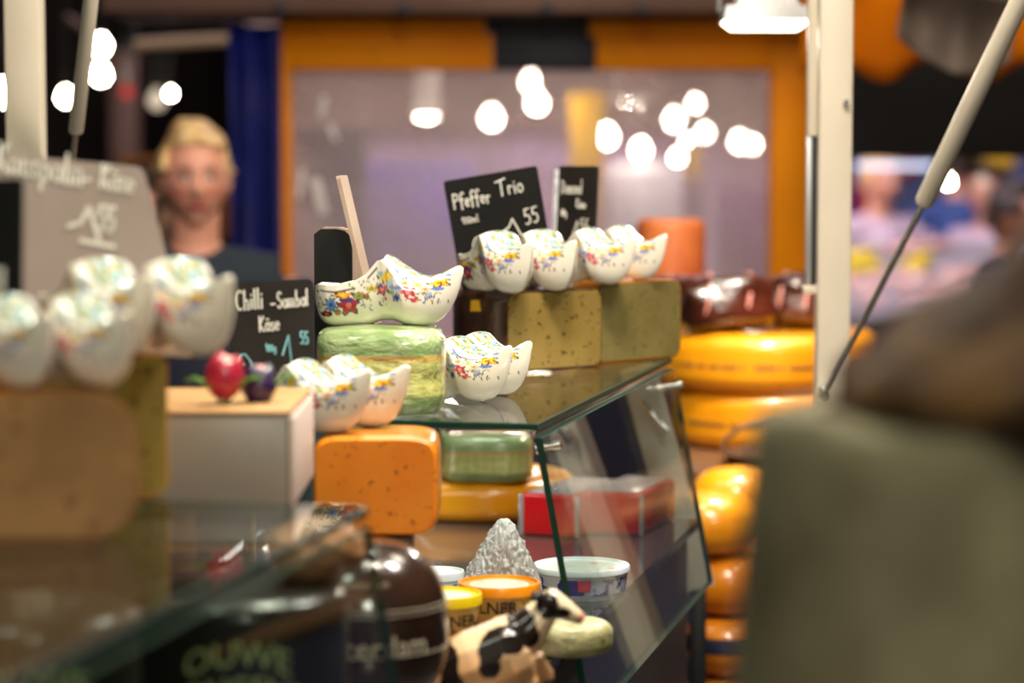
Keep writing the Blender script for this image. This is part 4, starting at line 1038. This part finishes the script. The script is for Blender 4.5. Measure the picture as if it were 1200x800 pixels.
# floodlight
fc = P(897, 30, 3.7)
t = thing('flood_light', 'square floodlight shining down beside the top of the white post', 'lamp', pt(fc))
def fr(z, wx, wy): return [(-wx, -wy, z), (wx, -wy, z), (wx, wy, z), (-wx, wy, z)]
prism('housing', fr(.006, .066, .045), fr(.028, .062, .042), M['aluminium'], t)
cb = prism('cooling_body', fr(.0281, .048, .032), fr(.06, .036, .024), M['aluminium'], t)
for k in range(7): box('fin', (-.044+k*.0135, -.034, .0285), (-.041+k*.0135, .034, .050), M['aluminium'], cb)
prism('lamp_glass', fr(-.006, .050, .034), fr(.0058, .064, .043), M['floodglass'], t)
tube('bracket', [(-.07, 0, .02), (-.07, 0, .05), (0, 0, .09), (.07, 0, .05), (.07, 0, .02)], .003, M['aluminium'], t, 8)
tube('hanger', [(0, 0, .09), (0, 0, 1.0)], .006, M['aluminium'], t, 8)
l = bpy.data.lights.new('flood_light_glow', 'AREA'); l.energy = 9; l.color = WARM; l.size = .08; lo = bpy.data.objects.new('flood_light_glow', l); C.objects.link(lo); lo.location = fc+Vector((0, 0, -.015)); lo.parent = None

# ------------------------------------------------------------------ booth opposite with the hazy window
YB = 5.8
def bz(py): return P(600, py, YB).z
def bx_(px): return P(px, 190, YB).x
booth = thing('market_booth', 'orange and navy booth with a large hazy window behind the counter', 'booth', (bx_(625), YB, 0))
BO = booth.location
def bbox(name, x0, y0, x1, y1, d0, d1, m, par=booth, bev=.004):
    return box(name, (bx_(x0)-BO.x, d0, bz(y1)), (bx_(x1)-BO.x, d1, bz(y0)), m, par, bev)
zlow = bz(420)
bbox('frame_stile', 329, 22, 342, 430, -.03, .05, M['orangepaint'])
bbox('frame_stile', 902, 22, 948, 430, -.03, .05, M['orangepaint'])
bbox('frame_head', 342, 40, 578, 82, -.028, .05, M['orangepaint'])
bbox('frame_head', 698, 45, 902, 82, -.028, .05, M['orangepaint'])
bbox('frame_moulding', 329, 22, 568, 39.5, -.05, .05, M['orangepaint'])
bbox('frame_moulding', 690, 22, 948, 44.5, -.05, .05, M['orangepaint'])
bbox('dark_panel', 568.5, 22, 689.5, 39.5, -.024, .04, M['darkpanel'])
bbox('dark_panel', 578.5, 40, 697.5, 82, -.022, .04, M['darkpanel'])
bbox('frame_sill', 342, 400, 902, 430, -.03, .05, M['orangepaint'])
bbox('window_pane', 342, 82, 902, 400, .008, .014, M['pane'], bev=0)
box('lower_wall', (bx_(329)-BO.x, -.02, 0), (bx_(948)-BO.x, .05, bz(430)), M['navy'], booth, .004)
bbox('roof_edge', 140, -30, 948, 21, -.22, .2, M['brownbeam'])
for px in (340, 480, 640, 745): bbox('roof_bolt', px-7, 12, px+7, 24, -.24, -.221, M['darkpanel'])
# adhesive tape marks on the pane
for k, (x, y, w_, h_, rr) in enumerate(((352, 195, 7, 34, 8), (374, 210, 12, 44, -14), (378, 105, 8, 26, 10), (390, 135, 7, 20, -20))):
    b_ = box('smear', (-w_*.002/2, -.001, -h_*.002/2), (w_*.002/2, .001, h_*.002/2), M['whitesheet'], booth, .0005); b_.location = P(x, y+20, YB)-BO+Vector((0, .004, 0)); b_.rotation_euler = (0, R(rr), 0)
# blue tarpaulin column
def curtain(name, label, cat, x0, x1, z0, z1, y, m, folds=4, amp=.03, nx=60, th=.006):
    t = thing(name, label, cat, ((x0+x1)/2, y, z0)); vs = []; fs = []
    for j in range(9):
        for i in range(nx+1):
            u_ = i/nx; a = amp*(math.sin(u_*folds*6.283)+.3*math.sin(u_*folds*15+j*.5))
            vs.append(((u_-.5)*(x1-x0), a, (z1-z0)*j/8))
    n = nx+1
    for j in range(8):
        for i in range(nx): fs.append((j*n+i, j*n+i+1, (j+1)*n+i+1, (j+1)*n+i))
    o = mesh('cloth', vs, fs, m, t); so = o.modifiers.new('s', 'SOLIDIFY'); so.thickness = th; return t
curtain('blue_tarpaulin', 'blue tarpaulin hanging in folds left of the booth window', 'tarpaulin', P(271, 190, 5.65).x, P(330, 190, 5.65).x, 0, P(300, 30, 5.65).z, 5.65, M['blue'], 2, .02)

# ---- behind the hazy window: lilac market wall, banners, lamps
back = thing('market_backdrop_wall', 'lilac lit wall of the market seen through the hazy window', 'wall', (.3, 10.2, 0))
box('panel', (-1.4, 0, 0), (1.0, .1, 4.4), M['lilac'], back)
box('upper_panel', (-1.4, -.08, P(600, 150, 10.1).z), (1.0, -.01, 4.4), mat('taupe_wall', lin(176, 150, 136), .8, c2=lin(140, 116, 104), nscale=1.4), back)
def slab(name, label, cat, px0, py0, px1, py1, Y, m, d=.06, stand=True):
    a = P(px0, py1, Y); b = P(px1, py0, Y)
    t = thing(name, label, cat, ((a.x+b.x)/2, Y, 0))
    w_ = (b.x-a.x)/2; box('sheet', (-w_, 0, a.z), (w_, d, b.z), m, t, .01)
    for s in (-1, 1): tube('pole', [(s*w_*.9, d/2, 0 if a.z < 2 else 0), (s*w_*.9, d/2, a.z-.01)], .012, M['blackcloth'], t, 8)
    return t
slab('banner', 'yellow hanging banner behind the hazy window, near its middle', 'banner', 668, 108, 708, 265, 8.6, M['yellowbanner'])
slab('banner', 'small yellow banner behind the window, right of the larger one', 'banner', 806, 165, 822, 215, 8.8, M['yellowbanner'])
slab('stall_screen', 'lavender stall panel behind the left part of the hazy window', 'screen', 430, 190, 560, 330, 9.0, mat('lavender_panel', lin(150, 130, 200), .6))
slab('stall_screen', 'white sheet behind the hazy window right of the yellow banner', 'screen', 712, 190, 800, 330, 9.2, M['whitesheet'])
slab('stall_screen', 'mauve stall panel behind the right end of the hazy window', 'screen', 840, 215, 900, 330, 8.4, mat('mauve_panel', lin(150, 96, 130), .6))
slab('stall_screen', 'dark grey cabinet behind the left end of the hazy window', 'screen', 345, 150, 425, 340, 8.2, mat('grey_cabinet', lin(70, 62, 64), .6), .3)
# lamps
def bulb(label, px, py, Y, r=.04, m='bulb', group='bare bulbs shining through the hazy window', cord=True):
    c = P(px, py, Y); t = thing('hanging_lamp', label, 'lamp', pt(c), 0, group)
    lathe('bulb', [(0, -r), (r*.6, -r*.8), (r, -.1*r), (r*.85, r*.5), (r*.45, r), (r*.35, r*1.3), (0, r*1.3)], M[m], t, 18)
    tube('socket', [(0, 0, r*1.3), (0, 0, r*2)], r*.4, M['black'], t, 10)
    if cord: tube('cord', [(0, 0, r*2), (0, 0, 5.2-c.z)], .004, M['black'], t, 6)
    return t
W_ = [(576, 139, 9.2, .040, 'bulb behind the window just above the Pfeffer sign'), (622, 97, 8.6, .034, 'upper bulb of a touching pair high in the window middle'), (629, 121, 8.5, .036, 'lower bulb of a touching pair high in the window middle'),
      (711, 161, 9.0, .038, 'bulb in front of the yellow banner'), (751, 176, 9.2, .034, 'bulb right of the yellow banner, lower than its neighbour'), (790, 141, 9.4, .036, 'bulb left of the top one in the right cluster'),
      (815, 122, 9.5, .026, 'topmost bulb of the right cluster'), (826, 156, 9.3, .028, 'rightmost bulb of the cluster of five'), (806, 166, 9.6, .020, 'middle small bulb of the cluster of five'), (794, 185, 9.5, .024, 'lowest bulb of the cluster of five'),
      (867, 167, 9.0, .034, 'left bulb of the touching pair near the orange stile'), (882, 170, 9.1, .026, 'right bulb of the touching pair near the orange stile')]
for px, py, Y, r_, lb in W_: bulb('bright '+lb, px, py, Y, r_*.8)
bulb('dim bulb at the top edge of the window, right of the pair', 721, 84, 9.0, .02, 'bulbsoft'); bulb('dim bulb at the top edge of the window above the pair', 645, 83, 9.0, .018, 'bulbsoft')
c = P(500, 108, 7.6)
t = thing('shaded_lamp', 'tall cylinder lamp shade glowing at the upper left of the window', 'lamp', pt(c))
lathe('shade', [(.040, -.075), (.042, -.075), (.040, .09), (.038, .09)], M['shade'], t, 24, sharp=30)
lathe('bulb', [(0, -.09), (.03, -.08), (.036, -.06), (.02, -.03), (0, -.03)], M['bulb'], t, 18)
tube('cord', [(0, 0, -.03), (0, 0, 5.2-c.z)], .004, M['black'], t, 6)

# left dark part of the hall
for px, py, Y, r_, lb in ((118, 54, 9.0, .027, 'upper of two bright bulbs stacked right of the left strut'), (118, 88, 8.4, .025, 'lower of two bright bulbs stacked right of the left strut'), (77, 114, 9.4, .022, 'bright bulb between the left post and its gas strut'), (4, 110, 9.0, .034, 'bright bulb at the left picture edge beside the post'), (200, 110, 8.0, .011, 'oval bright lamp above the blonde woman')):
    bulb(lb, px, py, Y, r_, group='bare bulbs in the dark hall at upper left')
bulb('dim bulb left of the oval lamp', 184, 118, 8.2, .03, 'bulbsoft', 'bare bulbs in the dark hall at upper left'); 
bulb('small red lamp in the dark hall', 149, 108, 8.5, .02, 'redlamp', 'bare bulbs in the dark hall at upper left')
t = thing('roof_truss', 'tan horizontal tube crossing the dark hall at upper left', 'beam', pt(P(210, 50, 7.0)))
tube('tube', [P(158, 53, 7.0)-t.location, P(268, 46, 7.0)-t.location], .016, mat('tan_tube', lin(190, 164, 136), .5), t, 14)
tube('tube', [P(78, 20, 7.0)-t.location, P(100, 36, 7.0)-t.location], .012, M['brownbeam'], t, 10)
tube('hanger', [P(268, 46, 7.0)-t.location, P(268, -400, 7.0)-t.location], .008, M['darkpanel'], t, 8)
tube('hanger', [P(158, 53, 7.0)-t.location, P(158, -400, 7.0)-t.location], .008, M['darkpanel'], t, 8)
slab('stall_screen', 'brown orange shelf wall behind the woman', 'screen', 142, 183, 292, 280, 7.2, mat('brown_orange_board', lin(150, 88, 20), .7), .1)
slab('stall_screen', 'dark brown cabinet in the hall left of the woman', 'screen', 130, 60, 160, 240, 10.5, M['brownbeam'], .1)

# awning top right
def awning():
    Y = 5.1; z0 = P(1000, 10, Y).z; t = thing('scalloped_awning', 'orange scalloped awning edge at the upper right corner', 'awning', (P(1100, 60, Y).x, Y, z0))
    x0 = P(940, 0, Y).x; x1 = P(1420, 0, Y).x; n = 140; vs = []; fs = []
    for i in range(n+1):
        x = x0+(x1-x0)*i/n; px = 600+x/Y*F
        low = 84 + 13*math.cos((px-1033)/118*2*math.pi)
        zl = P(px, low, Y).z; y = .015*math.sin(px/17)
        for k in range(6): vs.append((x-t.location.x, y, (z0+.06)+(zl-z0-.06)*k/5-z0))
    for i in range(n):
        for k in range(5): fs.append((i*6+k, i*6+k+1, (i+1)*6+k+1, (i+1)*6+k))
    o = mesh('valance', vs, fs, M['awning'], t); so = o.modifiers.new('s', 'SOLIDIFY'); so.thickness = .005
    box('front_rail', (x0-t.location.x, -.03, .06), (x1-t.location.x, .03, .10), M['brownbeam'], t, .004)
    zb = P(1000, 184, 5.6).z
    box('shade_sheet', (P(966, 0, 5.6).x-t.location.x, .48, zb-z0), (x1-t.location.x+.1, .52, .12), M['blackcloth'], t, .004)  # black sheet put in for the shade inside the awning
    return t
awning()
t = thing('rolled_cloth', 'grey sagging cloth in front of the orange awning', 'cloth', pt(P(1120, 0, 4.8)))
o_ = t.location; vs = []; fs = []
for i in range(25):
    for j in range(13):
        u_ = i/24; v_ = j/12; px = 1062+u_*130-10*v_; py = -20+ (62+34*math.sin(u_*math.pi*.9))*v_ + 18*u_
        p_ = P(px, py, 4.8+.03*math.sin(u_*9)+.05*math.sin(v_*3)); vs.append(p_-o_)
for i in range(24):
    for j in range(12): fs.append((i*13+j, i*13+j+1, (i+1)*13+j+1, (i+1)*13+j))
o = mesh('cloth', vs, fs, M['greycloth'], t); so = o.modifiers.new('s', 'SOLIDIFY'); so.thickness = .004

# far bright stall at right
YF = 8.6
t = thing('fish_stall', 'far bright stall with pink and yellow goods under a cold tube light', 'stall', (P(1090, 350, YF).x, YF, 0)); o_ = t.location
zc_ = P(1090, 372, YF).z
box('counter', (-.5, -.25, 0), (.6, .6, zc_), M['blackcloth'], t, .01)
prism('display_slope', [(-.5, -.25, zc_), (.6, -.25, zc_), (.6, .6, zc_), (-.5, .6, zc_)], [(-.5, -.24, zc_+.05), (.6, -.24, zc_+.05), (.6, .6, P(1090, 290, YF).z), (-.5, .6, P(1090, 290, YF).z)], mat('tray_grey', lin(150, 140, 146), .5), t)
rng = random.Random(3)
for k in range(46):
    u_ = rng.random(); v_ = rng.random(); x = -.42+u_*.62; y = -.2+v_*.7; z = zc_+.055+(P(1090, 290, YF).z-zc_-.05)*v_*.98
    bm = bmesh.new(); bmesh.ops.create_icosphere(bm, subdivisions=2, radius=1)
    for v in bm.verts: v.co = Vector((v.co.x*.06, v.co.y*.035, v.co.z*.02))
    yel = (.52 < v_ < .85 and x < .02 and x > -.33)
    ob = from_bm('goods', bm, M['yellowgoods'] if yel else M['pinkgoods'], t, True); ob.location = (x, y, z); ob.rotation_euler = (.3, rng.uniform(-.3, .3), rng.uniform(-1, 1))
wl = P(1100, 180, YF+1.6)
bw = thing('market_screen', 'blue-grey wall behind the far bright stall at right', 'wall', (o_.x+.5, YF+2.9, 0)); box('panel', (-1.2, 0, 0), (1.6, .1, wl.z+.9), mat('blue_grey_wall', lin(96, 104, 150), .7, c2=lin(60, 70, 110), nscale=2), bw)
def fp(name, x0, y0, x1, y1, d, m, dep=.04):
    a = P(x0, y1, YF+2.8)-bw.location; b = P(x1, y0, YF+2.8)-bw.location; box(name, (a.x, -.06+.01*d, a.z), (b.x, -.001, b.z), m, bw, .006)
fp('blue_panel', 996, 190, 1040, 300, 1.2, M['bluepanel']); fp('red_sign', 1000, 212, 1022, 270, 1.1, M['redpanel']); fp('red_sign', 1062, 188, 1076, 206, 1.1, M['redpanel'])
fp('yellow_sign', 1152, 182, 1192, 196, 1.1, M['yellowbanner']); fp('dark_pole', 1132, 184, 1141, 330, .7, M['darkpanel']); fp('white_box', 1048, 262, 1094, 276, .6, M['whitesheet']); fp('red_box', 1096, 258, 1112, 276, .6, M['redpanel'])
tl = thing('tube_lamp', 'cold white tube lamp over the far stall at right', 'lamp', pt(P(1048, 194, YF+.6)))
a = P(1004, 194, YF+.6)-tl.location; b = P(1092, 194, YF+.6)-tl.location
tube('tube', [a, b], .009, M['tube'], tl, 10)
for q_ in (a, b): tube('hanger', [q_+Vector((0, 0, .014)), q_+Vector((0, 0, 5.2-tl.location.z))], .005, M['aluminium'], tl, 6)
bulb('bright bulb behind the gas strut at right', 1111, 213, 8.8, .014, 'bulb', 'bulbs of the far right stall'); bulb('dim bulb of the far stall, right of the bright one', 1151, 212, 8.8, .018, 'bulbsoft', 'bulbs of the far right stall')

# ------------------------------------------------------------------ people
def head_mesh(hs=1.0):
    """head with face towards -y, origin at the centre"""
    nu, nv = 56, 44; vs = []; fs = []
    def g(x, z, cx, cz, sx, sz): return math.exp(-((x-cx)/sx)**2-((z-cz)/sz)**2)
    for j in range(nv+1):
        ph = math.pi*j/nv
        for i in range(nu):
            a = 2*math.pi*i/nu; n_ = Vector((math.sin(ph)*math.cos(a), math.sin(ph)*math.sin(a), math.cos(ph)))
            zz = n_.z*.118; jaw = min(1, max(0, (-zz-.01)/.10)); wx_ = .076*(1-.34*jaw**1.3); dy = .098*(1-.12*jaw)
            x = n_.x*wx_; y = n_.y*dy
            if n_.y < .2:
                f = min(1, (.2-n_.y)/.6)
                y += f*(.009*g(x, zz, -.030, .004, .016, .011)+.009*g(x, zz, .030, .004, .016, .011))
                y -= f*(.022*g(x, zz, 0, -.028, .012, .014)+.010*g(x, zz, 0, -.008, .008, .020)+.007*g(x, zz, 0, -.060, .022, .008)+.009*g(x, zz, 0, -.100, .024, .014)+.005*g(x, zz, 0, .026, .045, .010))
                y += f*.003*g(x, zz, 0, -.060, .024, .0025)
            if abs(abs(n_.x)-1) < .12 and abs(zz+.01) < .03 and -.3 < n_.y < .35: x *= 1.10
            vs.append((x*hs, y*hs, zz*hs))
    for j in range(nv):
        for i in range(nu): fs.append((j*nu+i, (j+1)*nu+i, (j+1)*nu+(i+1) % nu, j*nu+(i+1) % nu))
    return vs, fs
SK = lin(224, 160, 136)
def facecol(v, hs, sk):
    x, z = v.x/hs, v.z/hs
    if v.y > -.02*hs: return sk
    for sx in (-.030, .030):
        d = ((x-sx)/.013)**2+((z-.004)/.0065)**2
        if d < 1: return lin(40, 34, 40) if ((x-sx)/.006)**2+((z-.004)/.006)**2 < 1 else lin(214, 204, 200)
        if ((x-sx)/.019)**2+((z-.022)/.005)**2 < 1: return lin(120, 80, 56)
        if d < 2.4: return tuple(np.array(sk)*np.array([.72, .66, .7, 1]))
    if (x/.024)**2+((z+.060)/.008)**2 < 1: return lin(196, 84, 92)
    if ((abs(x)-.042)/.02)**2+((z+.030)/.018)**2 < 1: return tuple(np.array(sk)*np.array([1.0, .82, .82, 1]))
    return sk
def person(label, loc, rz, H, top_m, hair_m, leg_m=None, hair='short', arms='down', head_dx=0, detail=True, group=None, turn=0, sk=SK, hsc=1):
    leg_m = leg_m or M['trousers']; t = thing('person', label, 'person', loc, R(rz), group); k = H/1.7
    V3 = lambda x, y, z: Vector((x*k, y*k, z*k))
    sh = .185
    if arms == 'down': el = (.235, -.02, 1.10); wr_ = (.22, -.12, .87)
    elif arms == 'close': el = (.195, -.01, 1.10); wr_ = (.18, -.10, .87)
    elif arms == 'front': el = (.25, -.06, 1.12); wr_ = (.10, -.28, 1.10)
    # body: one continuous surface
    def hand(bm, w0, sx):
        d = (Vector(w0)-V3(sx*el[0], el[1], el[2])).normalized(); side = d.cross(Vector((0, 0, 1)) if abs(d.z) < .8 else Vector((0, 1, 0))).normalized()
        p_ = Vector(w0); limb(bm, [p_, p_+d*.04*k, p_+d*.085*k], [.024*k, .034*k, .030*k], 10)
        for f in range(4):
            b_ = p_+d*.08*k+side*(f-1.5)*.018*k; ln = (.07, .08, .075, .058)[f]*k; dn = Vector((0, 0, -.012))
            limb(bm, [b_, b_+d*ln*.5+dn*.3, b_+d*ln+dn*1.4], [.0095*k, .009*k, .007*k], 8)
        b_ = p_+d*.03*k-side*sx*.026*k; limb(bm, [b_, b_-side*sx*.022*k+d*.025*k, b_-side*sx*.028*k+d*.055*k], [.012*k, .0105*k, .008*k], 8)
    bm = bmesh.new()
    limb(bm, [V3(0, 0, .90), V3(0, 0, 1.10), V3(0, -.005, 1.28), V3(0, .005, 1.38)], [.125*k, .105*k, .115*k, .07*k], 20)
    limb(bm, [V3(-.15, .005, 1.375), V3(0, .01, 1.39), V3(.15, .005, 1.375)], [.05*k, .065*k, .05*k])
    limb(bm, [V3(0, .012, 1.36), V3(0, .006, 1.46), V3(0, -.006, 1.53)], [.062*k, .050*k, .052*k], 16)
    for sx in (-1, 1):
        limb(bm, [V3(sx*.16, .005, 1.375), V3(sx*el[0], el[1], el[2]), V3(sx*wr_[0], wr_[1], wr_[2])], [.048*k, .038*k, .024*k]); hand(bm, V3(sx*wr_[0], wr_[1], wr_[2]), sx)
        limb(bm, [V3(sx*.085, 0, .92), V3(sx*.095, -.01, .50), V3(sx*.10, .015, .08)], [.085*k, .055*k, .036*k])
        limb(bm, [V3(sx*.10, .03, .05), V3(sx*.105, -.06, .035), V3(sx*.11, -.13, .03)], [.04*k, .036*k, .028*k])
    hv, hf = head_mesh(k*hsc); hm = Matrix.Translation(V3(0, -.015, 1.585)) @ Matrix.Rotation(R(turn), 4, 'Z')
    me_b = remesh(bm, .012*k if detail else .02, 2)
    nb = len(me_b.vertices)
    bm = bmesh.new(); bm.from_mesh(me_b); bv = [bm.verts.new(hm @ Vector(v)) for v in hv]
    for f in hf:
        try: bm.faces.new([bv[i] for i in f])
        except Exception: pass
    me = bpy.data.meshes.new('body'); bm.to_mesh(me); bm.free()
    o = link_mesh('body', me, M['skin'], t); inv = hm.inverted()
    vpaint(o, lambda v: facecol(inv @ v, k*hsc, sk) if v.z > 1.46*k and abs(v.x) < .1*k else sk)
    # hair shell
    vs = []; keep = []
    for i_, v in enumerate(hv):
        n_ = Vector(v)/(k*hsc); front = n_.y < -.030
        line = .074-.012*abs(n_.x)/.05+.008*noise.noise(n_*40) if front else (-.040 if hair == 'short' else -.11)
        if abs(n_.x) > .058 and n_.y < .03 and n_.y > -.06: line = .012
        keep.append(n_.z > line); nn = noise.noise(n_*22); g_ = 1.10+.16*nn*(n_.z > 0)+.04*max(0, n_.z/.1)
        vs.append(hm @ (Vector((v[0]*g_*1.04, v[1]*g_+.003, v[2]*(g_ if n_.z > 0 else 1.05)))))
    fs = [f for f in hf if all(keep[i] for i in f)]
    o = mesh('hair', vs, fs, hair_m, t); so = o.modifiers.new('s', 'SOLIDIFY'); so.thickness = .012*k; so.offset = -1
    # garments
    bm = bmesh.new(); e = .014
    limb(bm, [V3(0, 0, .80), V3(0, 0, .92), V3(0, 0, 1.10), V3(0, -.008, 1.27), V3(0, .006, 1.385)], [(.150)*k, (.14)*k, (.125)*k, (.136)*k, (.078)*k], 20)
    limb(bm, [V3(-.155, .005, 1.372), V3(0, .014, 1.385), V3(.155, .005, 1.372)], [(.062)*k, (.076)*k, (.062)*k])
    for sx in (-1, 1): limb(bm, [V3(sx*.165, .005, 1.370), V3(sx*el[0], el[1], el[2]), V3(sx*wr_[0], wr_[1], wr_[2])], [.064*k, .055*k, .040*k])
    m1 = remesh(bm, .014*k, 3)
    for v in m1.vertices: v.co.x *= 1.10 if abs(v.co.x) < .14*k else 1+.014/abs(v.co.x)*k
    link_mesh('jacket', m1, top_m, t)
    bm = bmesh.new()
    for sx in (-1, 1): limb(bm, [V3(sx*.06, 0, .93), V3(sx*.09, 0, .86), V3(sx*.097, -.01, .50), V3(sx*.10, .012, .12)], [.10*k, .098*k, .072*k, .058*k])
    link_mesh('trousers', remesh(bm, .016*k, 2), leg_m, t)
    return t
wx_ = P(232, 200, 5.0).x
person('blonde woman in a dark top standing behind the stall, facing the camera', (wx_, 4.95, 0), 6, 1.70, M['tealknit'], M['blondhair'], M['navycoat'], turn=6, hsc=.90)
t = bpy.context.view_layer
p2 = person('person in a mottled brown scarf behind the grey price sign', (P(176, 200, 5.5).x, 5.5, 0), -10, 1.60, M['navycoat'], M['darkhair'], turn=-25, sk=lin(196, 130, 116))
sf = lathe('scarf', [(.05, -.05), (.10, -.06), (.135, -.02), (.12, .05), (.08, .09), (.06, .08)], M['scarf'], p2, 40); sf.location = (0, 0, 1.42)
for v in sf.data.vertices: v.co += v.co.normalized()*.03*noise.noise(v.co*16)
for px, Y, H, tm, hm_, rz, lb in ((1031, 9.7, 1.66, 'palejacket', 'blondhair', 20, 'far blurred person in a pale jacket beside the red and blue signs'),
                             (1122, 10.6, 1.72, 'bluejacket', 'darkhair', 160, 'far blurred person in a blue jacket right of the gas strut'),
                             (1158, 9.8, 1.60, 'palejacket', 'darkhair', -30, 'far blurred person in pale clothes at the dark pole'),
                             (1186, 7.6, 1.55, 'navycoat', 'darkhair', 60, 'dark-haired person at the right picture edge by the far stall')):
    x_ = P(px, 200, Y).x
    person(lb, (x_, Y, 0), rz, H, M[tm], M[hm_], detail=False)

# foreground customer, seen from behind and left
cx, cy = .424, 1.17
cu = person('customer close to the camera in an olive-grey coat with brown fur collar', (cx, cy, 0), 180, 1.80, M['olivecoat'], M['brownhair'], turn=10, arms='close')
for ch in cu.children:
    if ch.name.startswith('jacket'):
        for v in ch.data.vertices:                      # heavy, boxy winter coat
            s_ = 1.20; v.co.x *= s_; v.co.y *= 1.1
            if v.co.z > 1.20:
                ex = min(1, max(0, (abs(v.co.x)-.10)/.10)); v.co.z += .055*ex*min(1, (v.co.z-1.2)/.2)
            if abs(v.co.x) > .10 and v.co.z > 1.475: v.co.z = 1.475+.032*math.tanh((v.co.z-1.475)/.032)
            v.co += Vector((0, 0, 1))*.0+v.co.normalized()*.006*noise.noise(v.co*14)
col_ = lathe('fur_collar', [(.06, -.02), (.14, -.012), (.22, -.002), (.268, .004), (.262, .02), (.222, .05), (.175, .084), (.13, .118), (.085, .13), (.06, .11)], M['brownhair'], cu, 96, sy=.62)
col_.location = (0, .0, 1.498)
for v in col_.data.vertices: v.co += v.co.normalized()*(.022*noise.noise(v.co*26)+.010*noise.noise(v.co*70))
